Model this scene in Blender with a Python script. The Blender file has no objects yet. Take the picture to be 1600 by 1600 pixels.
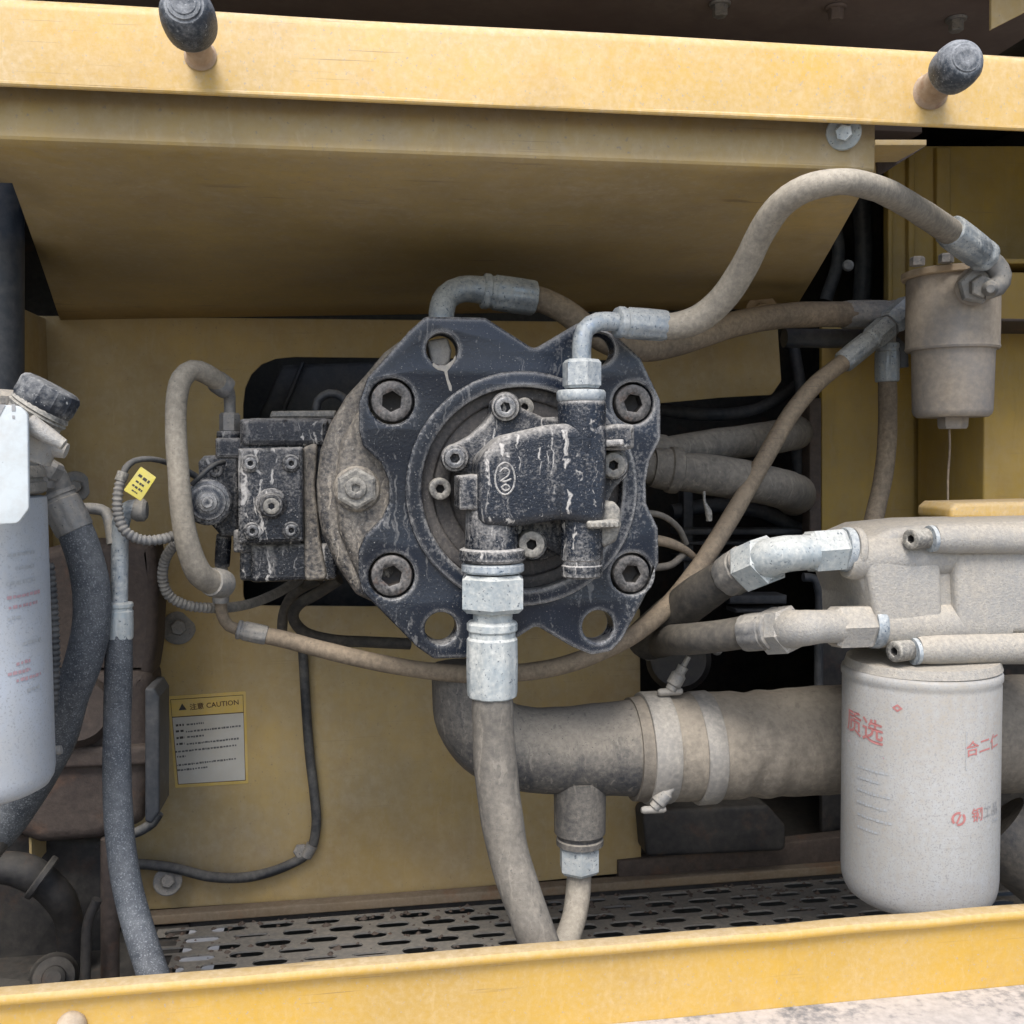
import bpy, bmesh, math, random
from mathutils import Vector, Matrix, geometry
random.seed(7)
SC = bpy.context.scene
COL = SC.collection
R = math.radians

# ------------------------------------------------------------------ camera, sky, sun, exposure
YAW, PITCH, ROLL = R(8.75), R(3.0), R(-0.5)
CAM = Vector((0.0, 0.0, 1.55))
_fh = Vector((math.sin(YAW), math.cos(YAW), 0)); _r0 = Vector((math.cos(YAW), -math.sin(YAW), 0)); _u = Vector((0, 0, 1))
FWD = _fh * math.cos(PITCH) - _u * math.sin(PITCH)
_up0 = _r0.cross(FWD)
RGT = _r0 * math.cos(ROLL) + _up0 * math.sin(ROLL)
UPV = _up0 * math.cos(ROLL) - _r0 * math.sin(ROLL)
FPX = 1600.0
cam_d = bpy.data.cameras.new('camera'); cam = bpy.data.objects.new('camera', cam_d); COL.objects.link(cam)
cam_d.sensor_width = 36; cam_d.lens = 36; cam_d.clip_start = 0.01; cam_d.clip_end = 500
cam.matrix_world = Matrix(((RGT.x, UPV.x, -FWD.x, CAM.x), (RGT.y, UPV.y, -FWD.y, CAM.y), (RGT.z, UPV.z, -FWD.z, CAM.z), (0, 0, 0, 1)))
SC.camera = cam
cam_d.dof.use_dof = False

SUN_EL, SUN_AZ = R(54), R(-18)      # azimuth: behind the camera, a little to the left
w = bpy.data.worlds.new("World"); SC.world = w; w.use_nodes = True
nt = w.node_tree; bg = nt.nodes['Background']
sky = nt.nodes.new('ShaderNodeTexSky'); sky.sky_type = 'NISHITA'; sky.sun_disc = False
sun_dir = Vector((math.sin(SUN_AZ) * math.cos(SUN_EL), -math.cos(SUN_AZ) * math.cos(SUN_EL), math.sin(SUN_EL)))   # towards the sun
sky.sun_elevation = SUN_EL; sky.sun_rotation = math.atan2(sun_dir.x, sun_dir.y)
sky.air_density = 1.0; sky.dust_density = 2.5; sky.ozone_density = 1.0
nt.links.new(sky.outputs[0], bg.inputs[0]); bg.inputs[1].default_value = 0.115
sl = bpy.data.lights.new('sun', 'SUN'); sl.energy = 1.5; sl.angle = R(26); sl.color = (1, 0.98, 0.95)
so = bpy.data.objects.new('sun', sl); COL.objects.link(so)
so.rotation_euler = (-sun_dir).to_track_quat('-Z', 'Y').to_euler()
SC.view_settings.view_transform = 'Standard'; SC.view_settings.look = 'None'
SC.view_settings.exposure = 1.14; SC.view_settings.gamma = 1.0
SC.render.engine = 'CYCLES'
SC.cycles.max_bounces = 8; SC.cycles.diffuse_bounces = 5

# ------------------------------------------------------------------ pixel helpers (a pixel of the photograph + a depth Y gives a point)
def P(px, py, Y):
    d = FWD * FPX + RGT * (px - 800) + UPV * (800 - py)
    return CAM + d * (Y / d.y)
def M(px, py, Y):                    # metres per photograph pixel there
    return (P(px, py, Y) - CAM).dot(FWD) / FPX
def Pz(px, py, z):                   # the pixel's point on the level plane z
    d = FWD * FPX + RGT * (px - 800) + UPV * (800 - py)
    return CAM + d * ((z - CAM.z) / d.z)

# ------------------------------------------------------------------ materials
MATS = {}
def mat(name, base, dust=(0.42, 0.37, 0.30), amt=0.4, scale=9, soft=0.12, fine=0.25, fscale=90, streak=0.0, up=0.25,
        rough=0.5, metal=0.0, bump=0.12, bscale=160, var=0.12, speck=None, speck_amt=0.0, speck_scale=260, rust=0.0, coat=0.0, runs=0.0, edge=0.0, erad=0.006, scratch=0.0, scol=(0.16, 0.12, 0.08)):
    m = bpy.data.materials.new(name); m.use_nodes = True; MATS[name] = m
    t = m.node_tree; N = t.nodes; L = t.links
    b = N['Principled BSDF']
    geo = N.new('ShaderNodeNewGeometry')
    warp = []
    def noise(sc, det=4, rgh=0.6, stretch=None, off=0.0):
        n = N.new('ShaderNodeTexNoise'); n.inputs['Scale'].default_value = sc; n.inputs['Detail'].default_value = det
        n.inputs['Roughness'].default_value = rgh
        mp = N.new('ShaderNodeMapping'); mp.inputs['Location'].default_value = (off, off * 0.7, off * 1.3)
        src = geo.outputs['Position']
        if stretch:
            mp.inputs['Scale'].default_value = stretch
            if not warp:
                wn = N.new('ShaderNodeTexNoise'); wn.inputs['Scale'].default_value = 38; wn.inputs['Detail'].default_value = 3
                L.new(geo.outputs['Position'], wn.inputs['Vector'])
                wm = N.new('ShaderNodeVectorMath'); wm.operation = 'MULTIPLY_ADD'; wm.inputs[1].default_value = (.022, .022, .022)
                L.new(wn.outputs['Color'], wm.inputs[0]); L.new(geo.outputs['Position'], wm.inputs[2]); warp.append(wm.outputs[0])
            src = warp[0]
        L.new(src, mp.inputs[0]); L.new(mp.outputs[0], n.inputs['Vector'])
        return n.outputs['Fac']
    def math_(op, a, b_=None, c=None):
        q = N.new('ShaderNodeMath'); q.operation = op
        for i, v in enumerate((a, b_, c)):
            if v is None: continue
            if isinstance(v, (int, float)): q.inputs[i].default_value = v
            else: L.new(v, q.inputs[i])
        return q.outputs[0]
    def rng(v, a, b_, lo=0, hi=1):
        q = N.new('ShaderNodeMapRange'); L.new(v, q.inputs[0])
        for i, x in enumerate((a, b_, lo, hi)): q.inputs[i + 1].default_value = x
        return q.outputs[0]
    def mix(f, a, b_):
        q = N.new('ShaderNodeMix'); q.data_type = 'RGBA'
        if isinstance(f, (int, float)): q.inputs[0].default_value = f
        else: L.new(f, q.inputs[0])
        for i, v in ((6, a), (7, b_)):
            if isinstance(v, tuple): q.inputs[i].default_value = (*v, 1)
            else: L.new(v, q.inputs[i])
        return q.outputs[2]
    seed = (sum(ord(c) for c in name) % 97) * 0.37
    n1 = noise(scale, 6, 0.62, None, seed); n2 = noise(fscale, 5, 0.65, None, seed + 3)
    v = math_('ADD', math_('MULTIPLY', n1, 1 - fine - streak), math_('MULTIPLY', n2, fine))
    if streak > 0:
        n3 = noise(1.0, 5, 0.6, (70, 70, 4.5), seed + 5)
        v = math_('ADD', v, math_('MULTIPLY', n3, streak))
    sep = N.new('ShaderNodeSeparateXYZ'); L.new(geo.outputs['Normal'], sep.inputs[0])
    nz = math_('MAXIMUM', sep.outputs[2], -0.3)
    v = math_('ADD', v, math_('MULTIPLY', nz, up * 0.5))
    th = 0.5 + (0.5 - amt) * 0.5
    mask = rng(v, th - soft, th + soft)
    nv = noise(scale * 0.6, 4, 0.6, None, seed + 9)
    base2 = tuple(min(1, c * (1 + var * 1.6)) for c in base); base1 = tuple(c * (1 - var * 1.6) for c in base)
    bcol = mix(rng(nv, 0.35, 0.65), base1, base2)
    d2 = tuple(c * 0.78 for c in dust)
    dcol = mix(rng(n2, 0.35, 0.65), d2, dust)
    col = mix(mask, bcol, dcol)
    if runs > 0:                                           # thin vertical dried runs
        nr = noise(1.0, 4, 0.55, (130, 130, 5), seed + 13)
        rm = math_('MULTIPLY', rng(nr, 0.60, 0.66), runs)
        col = mix(rm, col, tuple(min(1, c * 1.25) for c in dust))
        nr2 = noise(1.0, 4, 0.55, (95, 95, 4), seed + 23)
        rm2 = math_('MULTIPLY', rng(nr2, 0.60, 0.67), runs)
        col = mix(rm2, col, tuple(c * 0.8 for c in base))
    if scratch > 0:                                        # fine handling scratches, mostly along the sheet
        mp = N.new('ShaderNodeMapping'); mp.inputs['Rotation'].default_value = (0.0, R(7), 0.0); mp.inputs['Scale'].default_value = (7, 60, 420)
        ns = N.new('ShaderNodeTexNoise'); ns.inputs['Scale'].default_value = 1; ns.inputs['Detail'].default_value = 3
        L.new(geo.outputs['Position'], mp.inputs[0]); L.new(mp.outputs[0], ns.inputs['Vector'])
        pn = noise(scale * 0.9, 3, 0.6, None, seed + 31)
        sm_ = math_('MULTIPLY', rng(ns.outputs['Fac'], 0.64, 0.68), rng(pn, 0.5, 0.62, 0, scratch))
        col = mix(sm_, col, scol)
    if rust > 0:
        nr = noise(scale * 2.2, 6, 0.7, None, seed + 17)
        col = mix(math_('MULTIPLY', rng(nr, 0.55, 0.68), rust), col, (0.22, 0.10, 0.045))
    if speck is not None:
        ns = noise(speck_scale, 3, 0.6, None, seed + 21)
        th2 = 0.5 + (0.5 - speck_amt) * 0.4
        col = mix(rng(ns, th2 - 0.03, th2 + 0.05), col, speck)
    if edge > 0:                                           # dust and wear caught on the edges of the casting
        bv = N.new('ShaderNodeBevel'); bv.samples = 4; bv.inputs[0].default_value = erad
        dp = N.new('ShaderNodeVectorMath'); dp.operation = 'DOT_PRODUCT'
        L.new(bv.outputs[0], dp.inputs[0]); L.new(geo.outputs['Normal'], dp.inputs[1])
        em = math_('SUBTRACT', 1.0, dp.outputs['Value'])
        em = rng(math_('MULTIPLY', em, math_('ADD', n2, 0.35)), 0.008, 0.10, 0, edge)
        em = math_('MULTIPLY', em, rng(math_('ADD', nv, math_('MULTIPLY', n2, 0.5)), 0.62, 0.86, 0.05, 1))
        col = mix(em, col, tuple(min(1, c * 1.2) for c in dust))
    L.new(col, b.inputs['Base Color'])
    rr = rng(mask, 0, 1, rough, 0.9)
    L.new(rr, b.inputs['Roughness'])
    if metal > 0: L.new(rng(mask, 0, 1, metal, 0.0), b.inputs['Metallic'])
    b.inputs['Specular IOR Level'].default_value = 0.45
    if coat > 0:
        b.inputs['Coat Weight'].default_value = coat; b.inputs['Coat Roughness'].default_value = 0.25
    nb = noise(bscale, 5, 0.65, None, seed + 2)
    hh = math_('ADD', nb, math_('MULTIPLY', mask, 0.35))
    bp = N.new('ShaderNodeBump'); bp.inputs['Strength'].default_value = bump; bp.inputs['Distance'].default_value = 0.004
    L.new(hh, bp.inputs['Height']); L.new(bp.outputs[0], b.inputs['Normal'])
    return m

DUST = (0.42, 0.37, 0.30)
Y_BEAM = mat('yellow_paint_outside', (0.60, 0.375, 0.075), (0.60, 0.49, 0.34), 0.40, 6, 0.22, 0.40, 150, streak=0.06, rough=0.34, bump=0.07, var=0.06, speck=(0.42, 0.35, 0.26), speck_amt=0.12, speck_scale=300, runs=0.12, scratch=0.5, rust=0.10)
Y_RAIL = mat('yellow_paint_rail', (0.56, 0.345, 0.062), (0.56, 0.43, 0.25), 0.28, 5, 0.22, 0.40, 150, streak=0.06, up=0.5, rough=0.32, bump=0.07, var=0.06, speck=(0.42, 0.34, 0.24), speck_amt=0.07, speck_scale=300, runs=0.10, scratch=0.55, rust=0.12)
Y_WALL = mat('yellow_paint_dusty', (0.50, 0.35, 0.115), (0.42, 0.345, 0.225), 0.54, 5, 0.2, 0.28, 60, streak=0.14, rough=0.5, bump=0.07, var=0.12, rust=0.12, scratch=0.45, speck=(0.31, 0.24, 0.14), speck_amt=0.05, speck_scale=190, runs=0.16)
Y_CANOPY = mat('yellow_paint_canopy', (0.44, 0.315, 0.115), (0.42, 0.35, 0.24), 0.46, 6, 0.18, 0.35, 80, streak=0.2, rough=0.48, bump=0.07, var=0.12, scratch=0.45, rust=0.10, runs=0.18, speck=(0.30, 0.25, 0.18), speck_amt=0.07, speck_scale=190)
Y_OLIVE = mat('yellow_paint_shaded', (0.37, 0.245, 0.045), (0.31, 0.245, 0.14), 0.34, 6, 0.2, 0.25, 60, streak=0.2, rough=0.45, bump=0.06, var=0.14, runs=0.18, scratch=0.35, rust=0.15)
BLACKP = mat('black_pump_paint', (0.009, 0.014, 0.025), (0.44, 0.43, 0.41), 0.16, 6, 0.13, 0.42, 230, streak=0.16, up=0.30, rough=0.22, bump=0.16, bscale=260, var=0.25, speck=(0.40, 0.39, 0.37), speck_amt=0.02, speck_scale=520, runs=0.18, edge=1.0, erad=0.009)
BLACKC = mat('black_casting_dusty', (0.009, 0.013, 0.021), (0.45, 0.43, 0.40), 0.22, 7, 0.12, 0.36, 260, streak=0.30, up=0.45, rough=0.22, bump=0.45, bscale=240, var=0.25, speck=(0.48, 0.46, 0.43), speck_amt=0.05, speck_scale=480, runs=0.8, edge=1.0, erad=0.009)
CASD = mat('worn_casing_dust', (0.020, 0.022, 0.028), (0.40, 0.355, 0.29), 0.44, 9, 0.14, 0.42, 200, streak=0.25, up=0.4, rough=0.3, bump=0.45, bscale=240, var=0.25, speck=(0.44, 0.42, 0.39), speck_amt=0.07, speck_scale=480, runs=0.5, edge=0.9, erad=0.010)
BORE = mat('bore_dusty_steel', (0.032, 0.031, 0.034), (0.16, 0.145, 0.13), 0.42, 14, 0.16, 0.5, 220, rough=0.4, bump=0.2, speck=(0.24, 0.23, 0.22), speck_amt=0.05, speck_scale=420, runs=0.3)
BOLTM = mat('dusty_black_bolt', (0.040, 0.040, 0.042), (0.30, 0.28, 0.26), 0.40, 30, 0.16, 0.5, 260, rough=0.35, metal=0.5, bump=0.12, rust=0.25, edge=0.5, erad=0.003)
BOLTP = mat('pale_dusty_bolt', (0.10, 0.10, 0.10), (0.42, 0.395, 0.34), 0.50, 40, 0.14, 0.5, 260, rough=0.32, metal=0.5, bump=0.2, speck=(0.10, 0.10, 0.10), speck_amt=0.10, speck_scale=420, edge=0.6, erad=0.003)
ZINC = mat('zinc_dusty', (0.30, 0.35, 0.40), (0.48, 0.50, 0.49), 0.5, 22, 0.12, 0.5, 200, up=0.35, rough=0.28, metal=0.6, bump=0.14, speck=(0.09, 0.12, 0.16), speck_amt=0.16, speck_scale=330, runs=0.3)
ZINCW = mat('zinc_pale', (0.36, 0.42, 0.45), (0.53, 0.54, 0.51), 0.55, 22, 0.14, 0.45, 180, up=0.4, rough=0.30, metal=0.45, bump=0.14, speck=(0.13, 0.15, 0.17), speck_amt=0.14, speck_scale=260, runs=0.3)
ZINCD = mat('zinc_in_dust', (0.20, 0.205, 0.21), (0.38, 0.35, 0.30), 0.46, 24, 0.16, 0.4, 160, up=0.4, rough=0.38, metal=0.4, bump=0.14, speck=(0.10, 0.10, 0.10), speck_amt=0.10, speck_scale=300)
HOSE_T = mat('hose_tan_dust', (0.048, 0.041, 0.036), (0.34, 0.27, 0.19), 0.74, 8, 0.24, 0.30, 150, up=0.4, rough=0.68, bump=0.2, bscale=420, speck=(0.16, 0.13, 0.10), speck_amt=0.04, speck_scale=300, scratch=0.4, scol=(0.06, 0.055, 0.05), streak=0.15, runs=0.15)
HOSE_L = mat('hose_pale_dust', (0.052, 0.050, 0.048), (0.43, 0.385, 0.31), 0.70, 5, 0.24, 0.22, 170, up=0.45, rough=0.65, bump=0.25, bscale=420, speck=(0.17, 0.155, 0.14), speck_amt=0.08, speck_scale=420, streak=0.15, runs=0.1, scratch=0.3, scol=(0.08, 0.078, 0.075))
HOSE_G = mat('hose_grey_dust', (0.034, 0.035, 0.037), (0.28, 0.25, 0.205), 0.56, 4.5, 0.22, 0.22, 130, up=0.35, rough=0.55, bump=0.2, bscale=300, speck=(0.08, 0.08, 0.08), speck_amt=0.06, speck_scale=300, streak=0.25, runs=0.3, scratch=0.3, scol=(0.05, 0.05, 0.05))
HOSE_D = mat('hose_dark', (0.022, 0.024, 0.028), (0.17, 0.15, 0.12), 0.45, 9, 0.2, 0.3, 110, up=0.3, rough=0.6, bump=0.15, bscale=220)
HOSE_S = mat('hose_speckled', (0.030, 0.038, 0.050), (0.18, 0.19, 0.20), 0.42, 16, 0.22, 0.4, 140, up=0.2, rough=0.5, bump=0.25, bscale=420, speck=(0.235, 0.25, 0.265), speck_amt=0.26, speck_scale=560)
CREAM = mat('cast_aluminium_dusty', (0.29, 0.30, 0.305), (0.46, 0.415, 0.345), 0.52, 7, 0.2, 0.32, 200, up=0.35, rough=0.42, metal=0.25, bump=0.45, bscale=340, speck=(0.25, 0.23, 0.20), speck_amt=0.12, speck_scale=420, runs=0.15, edge=0.5, erad=0.006, streak=0.1)
FILTW = mat('white_filter_paint', (0.44, 0.455, 0.465), (0.34, 0.30, 0.24), 0.46, 5, 0.2, 0.40, 150, streak=0.18, up=0.1, rough=0.32, bump=0.06, bscale=300, var=0.03, speck=(0.29, 0.29, 0.285), speck_amt=0.30, speck_scale=460, coat=0.15, runs=0.14, scratch=0.35, scol=(0.25, 0.24, 0.22))
FILTB = mat('bluish_filter_paint', (0.44, 0.475, 0.52), (0.43, 0.42, 0.39), 0.28, 8, 0.2, 0.3, 120, up=0.1, rough=0.36, bump=0.06, bscale=300, var=0.03, speck=(0.33, 0.345, 0.365), speck_amt=0.24, speck_scale=480, runs=0.08)
WHITEP = mat('white_plate_paint', (0.54, 0.585, 0.595), (0.44, 0.43, 0.40), 0.26, 20, 0.15, 0.3, 120, rough=0.4, bump=0.05, var=0.03, speck=(0.22, 0.24, 0.26), speck_amt=0.05, speck_scale=90, scratch=0.5, scol=(0.32, 0.33, 0.34), runs=0.1)
CANI = mat('canister_dusty', (0.20, 0.21, 0.23), (0.40, 0.34, 0.27), 0.72, 9, 0.2, 0.2, 110, streak=0.15, up=0.3, rough=0.5, metal=0.1, bump=0.08)
CANT = mat('canister_rim_tan', (0.42, 0.30, 0.17), (0.48, 0.40, 0.30), 0.5, 12, 0.2, 0.3, 110, up=0.3, rough=0.6, bump=0.08)
SUCT = mat('suction_pipe_oily', (0.046, 0.049, 0.056), (0.29, 0.26, 0.215), 0.44, 5, 0.16, 0.28, 160, up=0.70, rough=0.34, bump=0.25, bscale=240, speck=(0.03, 0.034, 0.04), speck_amt=0.08, speck_scale=420, runs=0.35, streak=0.15)
RUBB = mat('rubber_sleeve_dusty', (0.065, 0.059, 0.053), (0.31, 0.27, 0.215), 0.62, 4, 0.22, 0.22, 110, up=0.45, rough=0.6, bump=0.25, bscale=200, runs=0.2, streak=0.2, scratch=0.3, scol=(0.07, 0.065, 0.06))
BAND = mat('clamp_band_dusty', (0.22, 0.215, 0.21), (0.40, 0.37, 0.32), 0.55, 16, 0.2, 0.4, 160, up=0.2, rough=0.36, metal=0.5, bump=0.1, scratch=0.4, scol=(0.10, 0.10, 0.10))
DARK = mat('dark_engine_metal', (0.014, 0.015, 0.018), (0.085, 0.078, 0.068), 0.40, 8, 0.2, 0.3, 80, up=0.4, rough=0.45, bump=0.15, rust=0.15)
SLATE = mat('slate_black_paint', (0.024, 0.032, 0.045), (0.15, 0.148, 0.145), 0.36, 8, 0.2, 0.3, 80, up=0.4, rough=0.35, bump=0.08)
FOOT = mat('foot_strip_grime', (0.20, 0.145, 0.085), (0.26, 0.21, 0.155), 0.5, 9, 0.2, 0.35, 110, up=0.2, rough=0.7, bump=0.2, rust=0.4)
BROWN = mat('brown_dusty_casting', (0.036, 0.027, 0.025), (0.125, 0.098, 0.08), 0.45, 7, 0.2, 0.35, 90, up=0.4, rough=0.6, bump=0.3, rust=0.25)
MAROON = mat('hood_underside_paint', (0.13, 0.10, 0.092), (0.22, 0.185, 0.165), 0.35, 7, 0.2, 0.2, 80, rough=0.55, bump=0.05)
FLOORM = mat('floor_plate_dusty', (0.15, 0.152, 0.15), (0.29, 0.265, 0.225), 0.50, 6, 0.2, 0.4, 120, up=0.2, rough=0.5, bump=0.15)
SILLM = mat('sill_scuffed_paint', (0.10, 0.12, 0.15), (0.50, 0.46, 0.425), 0.58, 12, 0.08, 0.35, 90, up=0.1, rough=0.5, bump=0.1)
GROUNDM = mat('ground_dirt', (0.21, 0.19, 0.165), (0.27, 0.25, 0.22), 0.5, 1.5, 0.2, 0.3, 18, up=0.0, rough=0.9, bump=0.3, bscale=30)
CAPM = mat('black_plastic_dusty', (0.020, 0.025, 0.035), (0.30, 0.30, 0.29), 0.34, 40, 0.12, 0.4, 160, rough=0.45, bump=0.3, bscale=200, speck=(0.5, 0.5, 0.48), speck_amt=0.06)
BUMPR = mat('rubber_bumper', (0.035, 0.045, 0.058), (0.30, 0.31, 0.32), 0.40, 34, 0.15, 0.5, 260, up=0.45, rough=0.45, bump=0.25, bscale=300, speck=(0.36, 0.37, 0.38), speck_amt=0.08, speck_scale=420, edge=0.8, erad=0.004)
PINM = mat('rusty_pin', (0.30, 0.20, 0.12), (0.52, 0.42, 0.32), 0.5, 30, 0.2, 0.3, 120, rough=0.6, bump=0.1, rust=0.5)
CONDM = mat('grey_conduit', (0.10, 0.105, 0.115), (0.34, 0.32, 0.28), 0.5, 20, 0.2, 0.3, 120, up=0.3, rough=0.6, bump=0.05)
WIREM = mat('cable_black', (0.02, 0.024, 0.03), (0.22, 0.21, 0.19), 0.35, 14, 0.2, 0.3, 100, up=0.5, rough=0.5, bump=0.05)
TAGM = mat('yellow_tag_plastic', (0.72, 0.62, 0.10), (0.60, 0.52, 0.28), 0.25, 30, 0.2, 0.3, 120, rough=0.5, bump=0.03, var=0.04)
STK_Y = mat('sticker_yellow', (0.66, 0.46, 0.10), (0.56, 0.46, 0.26), 0.35, 12, 0.2, 0.3, 120, rough=0.5, bump=0.02)
STK_W = mat('sticker_white', (0.58, 0.57, 0.53), (0.52, 0.48, 0.39), 0.35, 12, 0.2, 0.3, 120, rough=0.5, bump=0.02, var=0.04)
def flat(name, c, rough=0.6):
    m = bpy.data.materials.new(name); m.use_nodes = True; b = m.node_tree.nodes['Principled BSDF']
    nz = m.node_tree.nodes.new('ShaderNodeTexNoise'); nz.inputs['Scale'].default_value = 260
    ge = m.node_tree.nodes.new('ShaderNodeNewGeometry'); m.node_tree.links.new(ge.outputs['Position'], nz.inputs['Vector'])
    rp = m.node_tree.nodes.new('ShaderNodeMix'); rp.data_type = 'RGBA'
    rp.inputs[6].default_value = (*[x * 0.7 for x in c], 1); rp.inputs[7].default_value = (*[min(1, x * 1.3) for x in c], 1)
    m.node_tree.links.new(nz.outputs['Fac'], rp.inputs[0]); m.node_tree.links.new(rp.outputs[2], b.inputs['Base Color'])
    b.inputs['Roughness'].default_value = rough; return m
INK_R = flat('red_ink', (0.42, 0.17, 0.16)); INK_RF = flat('faded_red_ink', (0.44, 0.29, 0.31)); INK_K = flat('dark_ink', (0.06, 0.055, 0.05)); INK_G = flat('grey_ink', (0.30, 0.30, 0.30))
INK_DG = flat('text_ink', (0.13, 0.13, 0.13)); INK_B = flat('brown_ink', (0.09, 0.045, 0.02)); INK_GF = flat('faded_grey_ink', (0.37, 0.385, 0.395))

# ------------------------------------------------------------------ object helpers
WL = {}
def link(name, verts, faces, m, parent=None, smooth=True, angle=38, origin=None):
    vs = [Vector(v) for v in verts]
    if origin is None:
        lo = Vector((min(v.x for v in vs), min(v.y for v in vs), min(v.z for v in vs)))
        hi = Vector((max(v.x for v in vs), max(v.y for v in vs), max(v.z for v in vs)))
        origin = (lo + hi) / 2
    me = bpy.data.meshes.new(name)
    me.from_pydata([tuple(v - origin) for v in vs], [], faces); me.update()
    bm = bmesh.new(); bm.from_mesh(me); bmesh.ops.recalc_face_normals(bm, faces=bm.faces); bm.to_mesh(me); bm.free()
    if smooth:
        for p in me.polygons: p.use_smooth = True
        me.set_sharp_from_angle(angle=R(angle))
    me.materials.append(m)
    o = bpy.data.objects.new(name, me); COL.objects.link(o)
    WL[o] = origin.copy()
    if parent is not None:
        o.parent = parent; o.location = origin - WL[parent]
    else: o.location = origin
    return o
def thing(name, label, cat, loc, group=None):
    o = bpy.data.objects.new(name, None); COL.objects.link(o); o.location = loc; o.empty_display_size = 0.05
    WL[o] = Vector(loc); return tag(o, label, cat, group)
def tag(o, label, cat, group=None):
    o['label'] = label; o['category'] = cat
    if group: o['group'] = group
    return o
def structure(o, kind='structure'):
    o['kind'] = kind; return o
def place(o, parent, loc, scale=1.0, rot=None):          # a copy of a small part that shares its mesh
    c = o.copy(); COL.objects.link(c); c.parent = parent; WL[c] = Vector(loc)
    c.location = Vector(loc) - (WL[parent] if parent else Vector((0, 0, 0))); c.scale = (scale,) * 3
    if rot is not None: c.rotation_euler = rot
    return c

def catmull(pts, rad, step):
    if len(pts) == 2: q = [(pts[0], rad[0]), (pts[1], rad[1])]; 
    out = []
    n = len(pts)
    for i in range(n - 1):
        p0 = pts[max(i - 1, 0)]; p1 = pts[i]; p2 = pts[i + 1]; p3 = pts[min(i + 2, n - 1)]
        if i == 0: p0 = p1 * 2 - p2
        if i == n - 2: p3 = p2 * 2 - p1
        # centripetal parametrisation keeps the curve round
        d01 = max((p1 - p0).length, 1e-6) ** .5; d12 = max((p2 - p1).length, 1e-6) ** .5; d23 = max((p3 - p2).length, 1e-6) ** .5
        m1 = (p2 - p1) + d12 * ((p1 - p0) / d01 - (p2 - p0) / (d01 + d12))
        m2 = (p2 - p1) + d12 * ((p3 - p2) / d23 - (p3 - p1) / (d12 + d23))
        k = max(2, int((p2 - p1).length / step))
        for j in range(k):
            t = j / k; a = 2*t**3 - 3*t**2 + 1; b = t**3 - 2*t**2 + t; c = -2*t**3 + 3*t**2; d = t**3 - t**2
            s = t * t * (3 - 2 * t)
            out.append((p1 * a + m1 * b + p2 * c + m2 * d, rad[i] * (1 - s) + rad[i + 1] * s))
    out.append((pts[-1], rad[-1]))
    return out
def sweep(line, seg=18, prof=None, caps=True, start=None):
    V = []; F = []
    n = len(line)
    t0 = (line[1][0] - line[0][0]).normalized()
    nrm = (start or (Vector((0, 0, 1)) if abs(t0.z) < 0.9 else Vector((0, 1, 0))))
    nrm = (nrm - t0 * nrm.dot(t0)).normalized()
    for i, (p, r) in enumerate(line):
        a = line[max(i - 1, 0)][0]; b = line[min(i + 1, n - 1)][0]; t = (b - a).normalized()
        nrm = (nrm - t * nrm.dot(t)).normalized(); bn = t.cross(nrm)
        for k in range(seg):
            th = 2 * math.pi * k / seg
            V.append(p + (nrm * math.cos(th) + bn * math.sin(th)) * r)
    for i in range(n - 1):
        for k in range(seg):
            F.append((i * seg + k, i * seg + (k + 1) % seg, (i + 1) * seg + (k + 1) % seg, (i + 1) * seg + k))
    if caps:
        F.append(tuple(range(seg))[::-1]); F.append(tuple((n - 1) * seg + k for k in range(seg)))
    return V, F
def tube(name, pts, m, parent=None, seg=18, step=0.008, rib=None, angle=50, wob=0.0):
    """pts: (px, py, Y, radius in px)"""
    w3 = [P(*p[:3]) for p in pts]; rr = [p[3] * M(*p[:3]) for p in pts]
    line = catmull(w3, rr, step)
    if rib:
        pitch, depth = rib; s = 0; out = []
        for i, (p, r) in enumerate(line):
            if i: s += (p - line[i - 1][0]).length
            out.append((p, r * (1 + depth * (1 if int(s / pitch * 2) % 2 else 0))))
        line = out
    if wob:
        ph = random.random() * 9
        line = [(p, r * (1 + wob * math.sin(i * .37 + ph) + wob * .7 * math.sin(i * .83 + ph * 2))) for i, (p, r) in enumerate(line)]
    V, F = sweep(line, seg)
    return link(name, V, F, m, parent, True, angle)
def lathe3(name, a, b, prof, m, parent=None, seg=28, angle=35, radial=None, phase=0.0, up=None):
    """prof: (fraction along a->b, radius in metres)"""
    ax = b - a; t = ax.normalized()
    n0 = up or (Vector((0, 0, 1)) if abs(t.z) < 0.9 else Vector((0, -1, 0)))
    n0 = (n0 - t * n0.dot(t)).normalized(); bn = t.cross(n0)
    V = []; F = []
    for f, r in prof:
        for k in range(seg):
            th = 2 * math.pi * k / seg + phase
            rr = r * (radial(th) if radial else 1)
            V.append(a + ax * f + (n0 * math.cos(th) + bn * math.sin(th)) * rr)
    n = len(prof)
    for i in range(n - 1):
        for k in range(seg):
            F.append((i * seg + k, i * seg + (k + 1) % seg, (i + 1) * seg + (k + 1) % seg, (i + 1) * seg + k))
    F.append(tuple(range(seg))[::-1]); F.append(tuple((n - 1) * seg + k for k in range(seg)))
    return link(name, V, F, m, parent, True, angle)
def lathe(name, a, b, prof, m, parent=None, **k):        # a, b are (px, py, Y); radii in px
    A, B = P(*a), P(*b); s = (M(*a) + M(*b)) / 2
    return lathe3(name, A, B, [(f, r * s) for f, r in prof], m, parent, **k)
def hexa(name, a, b, r, m, parent=None, phase=None):      # hexagonal nut: r = half the corner distance, px
    prof = [(0, .86), (.07, .93), (.1, 1), (.88, 1), (.94, .93), (1, .86)]
    return lathe(name, a, b, [(f, q * r) for f, q in prof], m, parent, seg=6, angle=20, phase=R(30) if phase is None else phase)
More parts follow.
